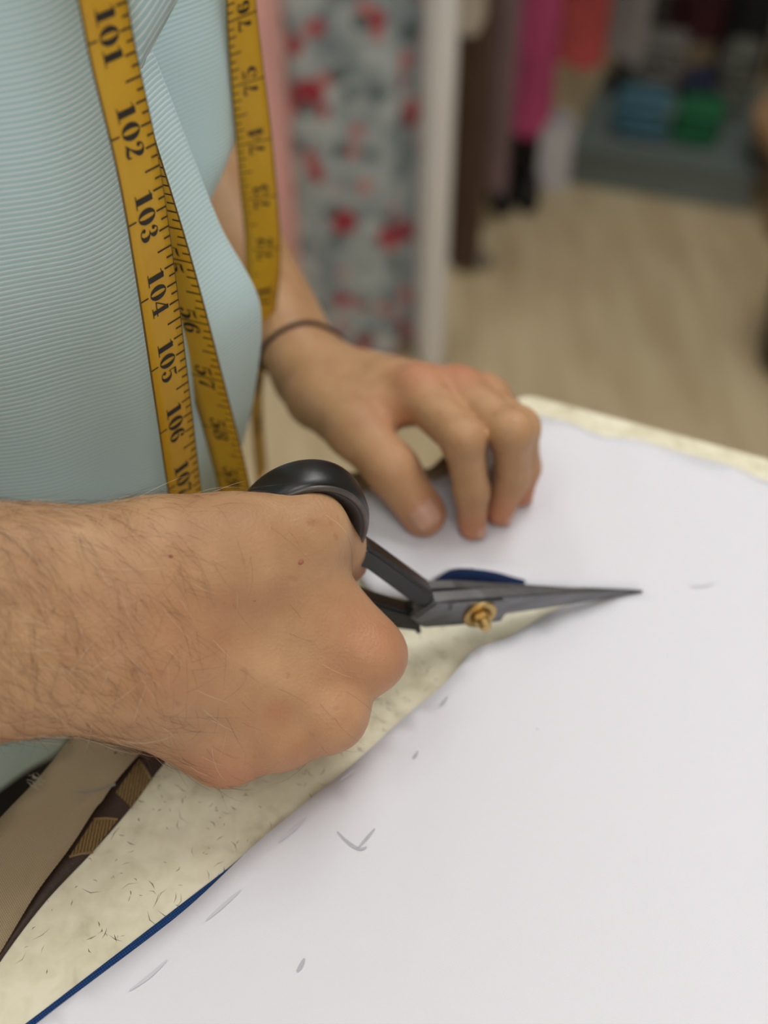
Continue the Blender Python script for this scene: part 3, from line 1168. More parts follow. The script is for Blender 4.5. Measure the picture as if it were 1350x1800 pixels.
def trunk(p):
    d = sd_ell(p, (-.235, .385, 1.10), (.085, .092, .30))
    d = smin(d, sd_ell(p, (-.235, .38, 1.30), (.085, .150, .12)), .06)
    for s in (-1, 1):
        d = smin(d, sd_cone(p, (-.21, .38 + s * .09, 1.375), (-.215, .38 + s * .175, 1.345), .045, .045), .04)
    d = smin(d, sd_cone(p, (-.205, .38, 1.38), (-.155, .378, 1.53), .058, .054), .04)
    d = smin(d, sd_ell(p, tuple(HC + Vector((-.015, 0, .035))), (.096, .076, .095)), .02)
    d = smin(d, sd_ell(p, tuple(HC + Vector((.02, 0, -.045))), (.072, .060, .078)), .03)
    # nose, brow, lips, chin, ears
    d = smin(d, sd_cone(p, tuple(HC + Vector((.088, 0, .022))), tuple(HC + Vector((.108, 0, -.022))), .008, .013), .012)
    d = smin(d, sd_cone(p, tuple(HC + Vector((.078, -.03, .03))), tuple(HC + Vector((.078, .03, .03))), .012, .012), .014)
    for dz in (-.052, -.064):
        d = smin(d, sd_cone(p, tuple(HC + Vector((.088, -.018, dz))), tuple(HC + Vector((.088, .018, dz))), .006, .006), .006)
    d = smin(d, sd_ell(p, tuple(HC + Vector((.078, 0, -.100))), (.018, .022, .016)), .02)
    for s in (-1, 1):
        d = smin(d, sd_ell(p, tuple(HC + Vector((-.012, s * .080, -.005))), (.018, .009, .032)), .008)
    d = np.maximum(d, .84 - p[:, 2])
    return d


Vt, Ft = surface_nets(trunk, (-0.36, 0.14, 0.80), (0.02, 0.62, 1.76), 0.006)
bT = np.zeros(len(Vt))
V = np.concatenate([Vr, Vl, Vt])
F = np.concatenate([Fr, Fl + len(Vr), Ft + len(Vr) + len(Vl)])
me = bpy.data.meshes.new('body')
me.from_pydata(V.tolist(), [], F.tolist())
at = me.attributes.new('blush', 'FLOAT', 'POINT')
at.data.foreach_set('value', np.concatenate([bR, bL, bT]).astype(np.float32))
me.update()
body = pr(link('body', me, m_skin, None, True), person)
body['label'] = 'bare hands and forearms with light tan skin'

# ---- nails on the left hand
m_nail = mat('nail', (202, 154, 130), 0.35, var=0.06, scale=200, spec=0.5)


def nail(f, up, w, l, rr):
    a, b = Vector(f[2][0]), Vector(f[3][0])
    t = (b - a).normalized()
    up = (up - t * up.dot(t)).normalized()
    sd = t.cross(up)
    V, F = [], []
    n, k = 7, 7
    for i in range(n):
        s = i / (n - 1)
        hw = w * (1.0 - 0.25 * (abs(s - .5) * 2) ** 3)
        for j in range(k):
            q = (j / (k - 1) * 2 - 1)
            ang = q * hw / rr
            V.append(b + t * ((s - .62) * l) + up * (math.cos(ang) * rr) + sd * (math.sin(ang) * rr))
    for i in range(n - 1):
        for j in range(k - 1):
            F.append((i * k + j, i * k + j + 1, (i + 1) * k + j + 1, (i + 1) * k + j))
    o = mesh('fingernail', V, F, m_nail, body, True)
    md = o.modifiers.new('thickness', 'SOLIDIFY')
    md.thickness = 0.0005
    md.offset = 0
    o.matrix_parent_inverse = Matrix.Identity(4)
    return o


nail(L_THM, Vector((.10, -.75, .62)), .0070, .0135, .0097)
nail(L_IDX, Vector((.55, -.35, .45)), .0040, .0085, .0058)
nail(L_MID, Vector((.8, -.2, .5)), .0040, .0085, .0059)
nail(L_RNG, Vector((.9, .1, .45)), .0036, .0080, .0056)

# ---- moles on the right hand
m_mole = mat('mole', (162, 104, 78), 0.6)
for (a, b, r) in ((539, 985, .0012), (312, 980, .0008), (457, 1060, .0004)):
    c = on_surface(a, b, Vr)
    n = (ORG - c).normalized()
    bm = bmesh.new()
    bmesh.ops.create_uvsphere(bm, u_segments=12, v_segments=8, radius=1)
    rot = n.to_track_quat('Z', 'Y').to_matrix()
    for v in bm.verts:
        v.co = c + rot @ Vector((v.co.x * r, v.co.y * r * .8, v.co.z * r * .35))
    pr(frombm('mole', bm, m_mole, None, True), person)

# ---- hair on the right forearm and hand
def hairs(name, n, m, seed, lmin, lmax, rad, region):
    rg = np.random.default_rng(seed)
    fc = Vr[Fr].mean(1)
    nn = np.cross(Vr[Fr[:, 1]] - Vr[Fr[:, 0]], Vr[Fr[:, 2]] - Vr[Fr[:, 0]])
    nn /= np.linalg.norm(nn, axis=1)[:, None] + 1e-12
    toc = np.array((0, 0, CAMZ)) - fc
    vis = (nn * toc).sum(1) > -0.06
    w = region(fc) * vis
    idx = rg.choice(len(fc), n, p=w / w.sum())
    V, F = [], []
    for i in idx:
        p = Vector(fc[i])
        nv = Vector(nn[i])
        # hair lies towards the hand and the little-finger side
        g = Vector((0.55, -0.45, -0.55)) + Vector(rg.normal(0, .38, 3))
        g = (g - nv * g.dot(nv)).normalized()
        L = rg.uniform(lmin, lmax)
        cv = Vector(rg.normal(0, .25, 3))
        pts = []
        for k in range(5):
            t = k / 4
            pts.append(p + g * (L * t) + nv * (L * (0.30 * t - 0.28 * t * t) + .0001) + cv * (L * t * t * .5))
        v, f = tube_data(pts, [rad, rad, rad * .8, rad * .55, rad * .2], 3, False)
        F += [tuple(q + len(V) for q in ff) for ff in f]
        V += v
    o = pr(mesh(name, V, F, m, None, True), person)
    o['kind'] = 'stuff'
    return o


def reg(fc):
    x = fc[:, 0]
    return np.clip((-.035 - x) / .06, 0, 1) ** 1.3 * (x > -.19) + 0.02 * (x < -.01)


hairs('dark_arm_hair', 2600, mat('hair_brown', (112, 78, 56), 0.5), 3, .006, .016, .000036, reg)
hairs('pale_arm_hair', 330, mat('hair_pale', (226, 200, 170), 0.4), 5, .008, .018, .00005, reg)

# ---- cord bracelet on the left wrist
fd = (Vector(EL_L) - WL).normalized()
wc = WL + fd * 0.010 + Vector((.001, .004, -.002))
e1 = fd.cross(Vector((0, 0, 1))).normalized()
e2 = fd.cross(e1)
ringp = []
for t in np.linspace(0, 2 * math.pi, 41):
    # push the loop out until it sits on the skin
    dr = e1 * math.cos(t) + e2 * math.sin(t)
    lo_, hi_ = .005, .05
    for _ in range(24):
        mid = (lo_ + hi_) / 2
        if left_arm(np.array([tuple(wc + dr * mid)], np.float32))[0] < 0.0006:
            lo_ = mid
        else:
            hi_ = mid
    ringp.append(wc + dr * lo_)
V, F = tube_data(ringp, 0.0011, 8, False)
pr(mesh('cord_bracelet', V, F, mat('dark_cord', (52, 40, 32), 0.8), None, True), person)

# ---- short hair and eyes
def cap(p):
    d = sd_ell(p, tuple(HC + Vector((-.022, 0, .042))), (.101, .083, .099))
    return np.maximum(d, np.maximum(-(p[:, 2] - HC.z - .0) - .0, (p[:, 0] - HC.x) * 1.0 - .062 + (p[:, 2] - HC.z) * -.25))


Vc, Fc = surface_nets(cap, (-.27, .26, 1.55), (.0, .49, 1.76), .005)
pr(mesh('hair', Vc, Fc, mat('head_hair', (52, 44, 40), 0.7, bump=0.8, bscale=500), None, True), person)
m_eye = mat('eye_white', (230, 226, 220), 0.2)
for s in (-1, 1):
    bm = bmesh.new()
    bmesh.ops.create_uvsphere(bm, u_segments=16, v_segments=10, radius=.0115)
    bmesh.ops.translate(bm, verts=bm.verts[:], vec=HC + Vector((.079, s * .031, .006)))
    ey = pr(frombm('eye', bm, m_eye, None, True), person)
    bm = bmesh.new()
    bmesh.ops.create_uvsphere(bm, u_segments=12, v_segments=8, radius=.006)
    bmesh.ops.translate(bm, verts=bm.verts[:], vec=HC + Vector((.0855, s * .031, .004)))
    ir = frombm('iris', bm, mat('iris', (52, 36, 26), 0.2), ey, True)

# ------------------------------------------------------------------ polo shirt
def shirt_mat():
    m = bpy.data.materials.new('aqua_rib_knit')
    m.use_nodes = True
    nt = m.node_tree
    b = nt.nodes['Principled BSDF']
    b.inputs['Roughness'].default_value = 0.7
    b.inputs['Specular IOR Level'].default_value = 0.3
    b.inputs['Sheen Weight'].default_value = 0.15
    uv = nt.nodes.new('ShaderNodeUVMap')
    sx = nt.nodes.new('ShaderNodeSeparateXYZ')
    nt.links.new(uv.outputs[0], sx.inputs[0])
    n = nt.nodes.new('ShaderNodeTexNoise')
    n.inputs['Scale'].default_value = 14
    nt.links.new(uv.outputs[0], n.inputs['Vector'])
    mu = nt.nodes.new('ShaderNodeMath')
    mu.operation = 'MULTIPLY'
    mu.inputs[1].default_value = 1.0 / 0.0018
    nt.links.new(sx.outputs['Y'], mu.inputs[0])
    fr = nt.nodes.new('ShaderNodeMath')
    fr.operation = 'FRACT'
    nt.links.new(mu.outputs[0], fr.inputs[0])
    r = nt.nodes.new('ShaderNodeValToRGB')
    cr = r.color_ramp
    cr.elements[0].position = 0.0
    cr.elements[0].color = (*lin((186, 222, 227)), 1)
    cr.elements[1].position = 1.0
    cr.elements[1].color = (*lin((186, 222, 227)), 1)
    for p_, c_ in ((0.54, (186, 222, 227)), (0.66, (234, 247, 249)), (0.86, (234, 247, 249))):
        e_ = cr.elements.new(p_)
        e_.color = (*lin(c_), 1)
    nt.links.new(fr.outputs[0], r.inputs[0])
    nt.links.new(r.outputs[0], b.inputs['Base Color'])
    s2 = nt.nodes.new('ShaderNodeMath')
    s2.operation = 'SINE'
    m2 = nt.nodes.new('ShaderNodeMath')
    m2.operation = 'MULTIPLY'
    m2.inputs[1].default_value = 2 * math.pi / 0.0018
    nt.links.new(sx.outputs['Y'], m2.inputs[0])
    nt.links.new(m2.outputs[0], s2.inputs[0])
    bp = nt.nodes.new('ShaderNodeBump')
    bp.inputs['Strength'].default_value = 0.15
    bp.inputs['Distance'].default_value = 0.0003
    nt.links.new(s2.outputs[0], bp.inputs['Height'])
    nt.links.new(bp.outputs[0], b.inputs['Normal'])
    return m


m_shirt = shirt_mat()
# horizontal sections, listed from the right flank round the front to the left flank and back
# each row: z, [(x, y) ...] : back, right-back, right flank, flank front, left of tape, at tape, placket, ridge, behind ridge, left chest, left front, left flank, left-back
SEC = [
    (1.42, [(-.262, .38), (-.262, .33), (-.250, .30), (-.225, .285), (-.195, .29), (-.170, .31), (-.152, .335), (-.145, .36), (-.145, .39), (-.152, .42), (-.19, .46), (-.235, .46), (-.262, .42)]),
    (1.37, [(-.325, .38), (-.32, .27), (-.290, .185), (-.225, .165), (-.165, .20), (-.140, .255), (-.128, .31), (-.122, .36), (-.122, .40), (-.128, .45), (-.16, .56), (-.26, .59), (-.32, .50)]),
    (1.25, [(-.345, .38), (-.335, .25), (-.285, .19), (-.210, .195), (-.135, .225), (-.105, .272), (-.098, .315), (-.094, .36), (-.096, .395), (-.092, .44), (-.12, .53), (-.25, .58), (-.335, .50)]),
    (1.13, [(-.345, .38), (-.335, .26), (-.270, .235), (-.185, .255), (-.125, .280), (-.092, .300), (-.083, .325), (-.081, .362), (-.086, .392), (-.064, .430), (-.08, .50), (-.23, .56), (-.335, .50)]),
    (1.075, [(-.345, .38), (-.335, .275), (-.270, .250), (-.185, .265), (-.125, .286), (-.092, .305), (-.080, .330), (-.0705, .367), (-.084, .392), (-.0605, .430), (-.073, .48), (-.22, .55), (-.335, .49)]),
    (1.03, [(-.345, .38), (-.335, .285), (-.270, .262), (-.185, .272), (-.125, .290), (-.090, .310), (-.074, .335), (-.0605, .370), (-.078, .395), (-.0620, .430), (-.078, .475), (-.21, .55), (-.335, .49)]),
    (.99, [(-.345, .38), (-.335, .290), (-.270, .268), (-.185, .276), (-.125, .293), (-.088, .314), (-.068, .340), (-.0482, .371), (-.066, .400), (-.080, .430), (-.10, .475), (-.21, .55), (-.335, .49)]),
    (.95, [(-.345, .38), (-.335, .290), (-.270, .268), (-.185, .277), (-.125, .295), (-.088, .318), (-.070, .343), (-.0540, .372), (-.060, .405), (-.082, .440), (-.11, .48), (-.21, .55), (-.335, .49)]),
    (.90, [(-.345, .38), (-.335, .285), (-.270, .262), (-.190, .272), (-.135, .290), (-.098, .320), (-.082, .350), (-.068, .378), (-.070, .410), (-.090, .445), (-.12, .49), (-.21, .55), (-.335, .49)]),
    (.85, [(-.345, .38), (-.335, .280), (-.270, .256), (-.195, .264), (-.145, .285), (-.118, .318), (-.108, .350), (-.100, .380), (-.100, .412), (-.112, .45), (-.14, .50), (-.22, .55), (-.335, .49)]),
    (.800, [(-.345, .38), (-.335, .276), (-.270, .250), (-.205, .258), (-.162, .282), (-.142, .318), (-.135, .350), (-.130, .380), (-.130, .412), (-.138, .45), (-.16, .50), (-.23, .55), (-.335, .49)]),
]
SEC = SEC[::-1]
NR, NC = 190, 300
zs = np.array([s[0] for s in SEC])
cols = np.array([s[1] for s in SEC])                       # rows, K, 2
# a pressed crease runs down the front: knots either side of it
rg_, pl_, bh_ = cols[:, 7], cols[:, 6], cols[:, 8] - np.array((.006, 0))
cols = np.concatenate([cols[:, :7], (rg_ * .86 + pl_ * .14)[:, None], rg_[:, None], (rg_ * .86 + bh_ * .14)[:, None], bh_[:, None], cols[:, 9:]], 1)
K = cols.shape[1]
# vertical interpolation by arc in z (monotone sampling)
zr = np.linspace(zs[0], zs[-1], NR)
rows = np.zeros((NR, K, 2))


def pchip(x, y, xq):
    h = np.diff(x)
    d = np.diff(y) / h
    m = np.zeros_like(y)
    m[1:-1] = np.where(d[:-1] * d[1:] > 0, 2 * d[:-1] * d[1:] / (d[:-1] + d[1:] + 1e-12), 0)
    m[0], m[-1] = d[0], d[-1]
    i = np.clip(np.searchsorted(x, xq) - 1, 0, len(x) - 2)
    t = (xq - x[i]) / h[i]
    return (y[i] * (1 + 2 * t) * (1 - t) ** 2 + m[i] * h[i] * t * (1 - t) ** 2 + y[i + 1] * t * t * (3 - 2 * t) + m[i + 1] * h[i] * t * t * (t - 1))


for k in range(K):
    for c in range(2):
        rows[:, k, c] = pchip(zs, cols[:, k, c], zr)
V = np.zeros((NR, NC, 3))
for i in range(NR):
    P = np.concatenate([rows[i, -2:], rows[i], rows[i, :3]])
    C = catmull(P, (len(P) - 1) * 20 + 1)[2 * 20:(2 + K) * 20]
    V[i, :, :2] = C
    V[i, :, 2] = zr[i]
# gentle drape folds on the flank and the hem
ci = np.arange(NC) / NC * K
for i in range(NR):
    z = zr[i]
    f1 = np.exp(-((ci - 4.1) / 1.2) ** 2) * np.clip((1.12 - z) / .2, 0, 1)
    V[i, :, 1] += 0.0028 * f1 * np.sin(ci * 5.5 + z * 14)
    V[i, :, 2] += 0.006 * np.exp(-((ci - 4.6) / .8) ** 2) * np.sin((z - .85) * 16) * 0.4
faces = [(i * NC + j, i * NC + (j + 1) % NC, (i + 1) * NC + (j + 1) % NC, (i + 1) * NC + j) for i in range(NR - 1) for j in range(NC)]
# sleeves
sv, sf = [], []


def sleeve(sh, el, r0, r1):
    d = (el - sh)
    pts = [sh + d * t for t in np.linspace(-.05, .80, 16)]
    rad = [r0 + (r1 - r0) * t + .002 * math.sin(9 * t) for t in np.linspace(0, 1, 16)]
    return tube_data(pts, rad, 40, False)


allV = [tuple(v) for v in V.reshape(-1, 3)]
allF = list(faces)
uvv = {}
for (sh, el) in ((SH_R, EL_R), (SH_L, EL_L)):
    v, f = sleeve(sh, el, .068, .062)
    allF += [tuple(q + len(allV) for q in ff) for ff in f]
    allV += [tuple(q) for q in v]
# yoke: shoulders of the shirt, open at the neck
def yoke_f(p):
    d = sd_ell(p, (-.235, .38, 1.31), (.105, .168, .115))
    for sgn, sh_, el_ in ((-1, SH_R, EL_R), (1, SH_L, EL_L)):
        d = smin(d, sd_cone(p, (-.21, .38 + sgn * .075, 1.385), A(sh_), .056, .064), .04)
        d = smin(d, sd_cone(p, A(sh_), A(sh_.lerp(el_, .35)), .064, .062), .03)
    d = np.maximum(d, 1.27 - p[:, 2])
    neck = sd_cone(p, (-.205, .38, 1.37), (-.150, .378, 1.56), .064, .066)
    return smax(d, -neck, .006)


Vy, Fy = surface_nets(yoke_f, (-.40, .08, 1.15), (-.06, .68, 1.48), .006)
allF += [tuple(int(q) + len(allV) for q in ff) for ff in Fy]
allV += [tuple(q) for q in Vy]
me = bpy.data.meshes.new('polo_shirt')
me.from_pydata(allV, [], allF)
uvl = me.uv_layers.new(name='UVMap')
# v coordinate: arc length up the front
arc = np.zeros((NR, NC))
dv = np.linalg.norm(np.diff(V, axis=0), axis=2)
arc[1:] = np.cumsum(dv, axis=0)
# keep ribs continuous round the body: blend towards the height itself
arcm = 0.5 * arc + 0.5 * (V[:, :, 2] - V[0, :, 2])
flat = list(arcm.ravel()) + [v[2] for v in allV[NR * NC:]]
ju = list(np.tile(np.arange(NC) / NC, NR)) + [0.0] * (len(allV) - NR * NC)
li = np.zeros(len(me.loops), np.int32)
me.loops.foreach_get('vertex_index', li)
uvs = np.stack([np.array(ju)[li], np.array(flat)[li]], 1).astype(np.float32)
uvl.data.foreach_set('uv', uvs.ravel())
me.update()
shirt = pr(link('polo_shirt', me, m_shirt, None, True), person)
shirt['label'] = 'pale aqua polo shirt with fine white ribs'
md = shirt.modifiers.new('thickness', 'SOLIDIFY')
md.thickness = 0.0012
md.offset = -1
ZR0, ZR1 = zr[0], zr[-1]


def shirt_at(c, z, off=0.0):
    """point on the shirt: c in section index (0..K), z height; off pushes outwards."""
    i = int(np.clip(round((z - ZR0) / (ZR1 - ZR0) * (NR - 1)), 0, NR - 1))
    j = int(round(c / K * NC)) % NC
    p = Vector(V[i, j])
    a = Vector(V[i, (j + 1) % NC]) - Vector(V[i, j - 1])
    b = Vector(V[min(i + 1, NR - 1), j]) - Vector(V[max(i - 1, 0), j])
    n = a.cross(b).normalized()
    return p + n * off


# soft turned-down collar
cv, cf = [], []
for i in range(33):
    t = math.radians(25) + (2 * math.pi - math.radians(50)) * i / 32
    for r_, dz in ((.066, .030), (.070, .038), (.078, .030), (.090, -.006)):
        x_, y_ = -.196 + r_ * math.cos(t), .379 + r_ * 1.02 * math.sin(t)
        cv.append((x_, y_, 1.425 + dz - (x_ + .196) * .35))
for i in range(32):
    for k in range(3):
        cf.append((i * 4 + k, i * 4 + k + 1, (i + 1) * 4 + k + 1, (i + 1) * 4 + k))
co = mesh('collar', cv, cf, m_shirt, shirt, True)
co.modifiers.new('thickness', 'SOLIDIFY').thickness = .002
# placket flap with a stitched edge and one buttonhole, collar
def patch(name, cs, zs_, off, m, thick=.0012):
    Vp, Fp = [], []
    n, k = len(zs_), 7
    for i in range(n):
        c0, c1 = cs[i]
        for j in range(k):
            Vp.append(shirt_at(c0 + (c1 - c0) * j / (k - 1), zs_[i], off))
    for i in range(n - 1):
        for j in range(k - 1):
            Fp.append((i * k + j, i * k + j + 1, (i + 1) * k + j + 1, (i + 1) * k + j))
    me_ = bpy.data.meshes.new(name)
    me_.from_pydata([tuple(v) for v in Vp], [], Fp)
    ul = me_.uv_layers.new(name='UVMap')
    for lp in me_.loops:
        ul.data[lp.index].uv = (0, Vp[lp.vertex_index].z)
    o = link(name, me_, m, shirt, True)
    md_ = o.modifiers.new('thickness', 'SOLIDIFY')
    md_.thickness = thick
    md_.offset = -1
    return o


# the open placket flap near the neck: a folded double strip in front of the chest
fl_px = [((214, -70), (345, -70)), ((217, -35), (325, -35)), ((220, 0), (303, 0)), ((224, 30), (284, 35)), ((229, 60), (266, 68)), ((234, 90), (250, 95)), ((239, 116), (242, 117))]
Vp, Fp, UVp = [], [], []
for i, (a, b) in enumerate(fl_px):
    for j in range(7):
        t = j / 6
        px_, py_ = a[0] + (b[0] - a[0]) * t, a[1] + (b[1] - a[1]) * t
        yy = .338 + .010 * t - .004 * math.sin(math.pi * t)
        q = PY(px_, py_, yy)
        Vp.append(q)
        UVp.append((0, q.z * .75 - q.x * .9))
for i in range(len(fl_px) - 1):
    for j in range(6):
        Fp.append((i * 7 + j, i * 7 + j + 1, (i + 1) * 7 + j + 1, (i + 1) * 7 + j))
me_ = bpy.data.meshes.new('placket')
me_.from_pydata([tuple(v) for v in Vp], [], Fp)
ul = me_.uv_layers.new(name='UVMap')
for lp in me_.loops:
    ul.data[lp.index].uv = UVp[lp.vertex_index]
pk = link('placket', me_, m_shirt, shirt, True)
pk.modifiers.new('thickness', 'SOLIDIFY').thickness = .0016
edge = [Vp[i * 7 + 6] + Vector((-.0006, -.0008, 0)) for i in range(len(fl_px))]
V_, F_ = tube_data([Vector(q) for q in catmull([tuple(e) for e in edge], 24)], .0008, 6)
mesh('stitched_edge', V_, F_, mat('aqua_thread', (168, 206, 208), 0.7), pk, True)
bh = [shirt_at(6.12 + .36 * t, 1.083, .0009) for t in np.linspace(0, 1, 6)]
up_ = Vector((0, 0, .0011))
loop = [p + up_ for p in bh] + [p - up_ for p in bh[::-1]] + [bh[0] + up_]
V_, F_ = tube_data(loop, .0004, 6)
mesh('buttonhole', V_, F_, mat('aqua_thread', (168, 206, 208), 0.7), shirt, True)

# ------------------------------------------------------------------ trousers and shoes
def trousers_f(p):
    d = sd_ell(p, (-.240, .38, .86), (.080, .108, .12))
    for s in (-1, 1):
        l = sd_cone(p, (-.240, .38 + s * .062, .84), (-.225, .38 + s * .085, .48), .070, .062)
        l = smin(l, sd_cone(p, (-.225, .38 + s * .085, .48), (-.245, .38 + s * .09, .06), .064, .058), .04)
        d = smin(d, l, .03) if s < 0 else smin(d, l, .012)
    d = np.maximum(d, p[:, 2] - .93)
    return np.maximum(d, .045 - p[:, 2])


Vp, Fp = surface_nets(trousers_f, (-.36, .18, .02), (-.10, .58, .96), .007)
pr(mesh('trousers', Vp, Fp, mat('black_trousers', (22, 22, 25), 0.9, var=0.2, scale=60), None, True), person)
m_shoe = mat('dark_leather', (28, 22, 20), 0.35, bump=0.1)
m_sole = mat('rubber_sole', (18, 18, 18), 0.7)
for s in (-1, 1):
    yc = .38 + s * .092
    shoe_f = lambda p: np.maximum(smin(sd_ell(p, (-.255, yc, .055), (.06, .042, .05)), sd_ell(p, (-.165, yc, .038), (.105, .046, .034)), .03), .014 - p[:, 2])
    v, f = surface_nets(shoe_f, (-.34, yc - .07, 0), (-.03, yc + .07, .13), .005)
    sh = pr(mesh('shoe', v, f, m_shoe, None, True), person)
    outl = [(-.175 + .135 * math.cos(t), yc + .046 * math.sin(t) * (1 + .12 * math.cos(t))) for t in np.linspace(0, 2 * math.pi, 29)[:-1]]
    so = prism('sole', outl, 0.0, .016, m_sole)
    so.parent = sh

# ------------------------------------------------------------------ yellow measuring tape round the neck
m_tape = mat('tape_yellow', (214, 168, 40), 0.45, scale=40, second=(206, 156, 30), spec=0.4, bump=0.05, bscale=1500)
m_tedge = mat('tape_binding', (112, 84, 24), 0.6)
m_ink = mat('tape_ink', (34, 28, 20), 0.6)
INCH = 0.0254
TW = 0.0150                                   # tape width
tape = thing('measuring_tape', 'yellow tape measure with black numbers hanging round the neck', 'tape measure')
tape.location = (-0.075, 0.30, 1.0)


def strokes(P, n=26):
    return catmull(P, n)


def ribbon(P):
    """variable width stroke -> verts, faces (2-D)."""
    P = np.asarray(P)
    V, F = [], []
    for i in range(len(P)):
        t = P[min(i + 1, len(P) - 1), :2] - P[max(i - 1, 0), :2]
        t = t / (np.linalg.norm(t) + 1e-9)
        n = np.array((-t[1], t[0])) * P[i, 2]
        V += [P[i, :2] + n, P[i, :2] - n]
    for i in range(len(P) - 1):
        F.append((2 * i, 2 * i + 1, 2 * i + 3, 2 * i + 2))
    return V, F


def rect(x0, x1, y0, y1):
    return [np.array(q) for q in ((x0, y0), (x1, y0), (x1, y1), (x0, y1))], [(0, 1, 2, 3)]


def ball(x, y, r):
    return [np.array((x + r * math.cos(a), y + r * math.sin(a))) for a in np.linspace(0, 2 * math.pi, 13)[:-1]], [tuple(range(12))]


def ringd(cx, cy, rx, ry, ix, iy, n=28):
    V, F = [], []
    for i in range(n):
        a = 2 * math.pi * i / n
        V += [np.array((cx + rx * math.cos(a), cy + ry * math.sin(a))), np.array((cx + ix * math.cos(a), cy + iy * math.sin(a)))]
    for i in range(n):
        j = (i + 1) % n
        F.append((2 * i, 2 * j, 2 * j + 1, 2 * i + 1))
    return V, F


S6 = [(.53, .78, .035), (.47, .94, .03), (.35, .98, .03), (.20, .82, .085), (.14, .48, .105), (.19, .16, .085), (.34, .02, .025), (.48, .12, .075),
      (.53, .32, .095), (.46, .52, .06), (.34, .58, .022), (.22, .50, .018)]
DIG = {
    '0': [ringd(.33, .5, .33, .5, .105, .45)],
    '1': [rect(.20, .46, .03, .97), rect(.04, .62, 0, .05), ribbon(strokes([(.04, .84, .02), (.16, .87, .025), (.30, .97, .035)], 8))],
    '2': [ribbon(strokes([(.15, .70, .05), (.18, .90, .035), (.33, .98, .03), (.50, .88, .085), (.52, .70, .105), (.40, .46, .06), (.22, .22, .03), (.07, .05, .03)])),
          ribbon(strokes([(.07, .05, .02), (.20, .12, .07), (.38, .07, .085), (.53, .08, .05), (.58, .26, .015)])), ball(.19, .73, .09)],
    '3': [ribbon(strokes([(.14, .80, .04), (.22, .96, .025), (.36, .98, .035), (.48, .84, .09), (.47, .68, .08), (.36, .55, .03), (.24, .53, .018)])),
          ribbon(strokes([(.24, .53, .018), (.40, .51, .03), (.54, .36, .1), (.53, .16, .1), (.38, .02, .035), (.22, .02, .025), (.12, .16, .04)])),
          ball(.18, .77, .09), ball(.16, .21, .09)],
    '4': [rect(.36, .56, .03, 1.0), rect(.24, .68, 0, .05), rect(.0, .68, .25, .31), ribbon(strokes([(.45, .98, .03), (.22, .62, .028), (.02, .28, .025)], 8))],
    '5': [rect(.13, .17, .50, .98), ribbon(strokes([(.14, .94, .03), (.30, .91, .075), (.46, .93, .05), (.55, 1.0, .015)], 12)),
          ribbon(strokes([(.15, .52, .018), (.28, .62, .028), (.46, .56, .075), (.55, .34, .11), (.48, .12, .08), (.32, .01, .03), (.18, .05, .03), (.12, .18, .04)])),
          ball(.16, .21, .09)],
    '6': [ribbon(strokes(S6)), ball(.48, .80, .08)],
    '7': [rect(.07, .11, .68, 1.0), ribbon(strokes([(.09, .88, .05), (.24, .94, .07), (.40, .87, .06), (.58, .97, .02)], 14)),
          ribbon(strokes([(.58, .97, .018), (.44, .66, .035), (.34, .34, .085), (.31, .02, .11)], 14))],
    '8': [ringd(.33, .75, .25, .25, .10, .21), ringd(.33, .26, .31, .27, .125, .23)],
    '9': [ribbon([(.66 - a[0], 1 - a[1], a[2]) for a in strokes(S6)]), ball(.66 - .48, .2, .08)],
}


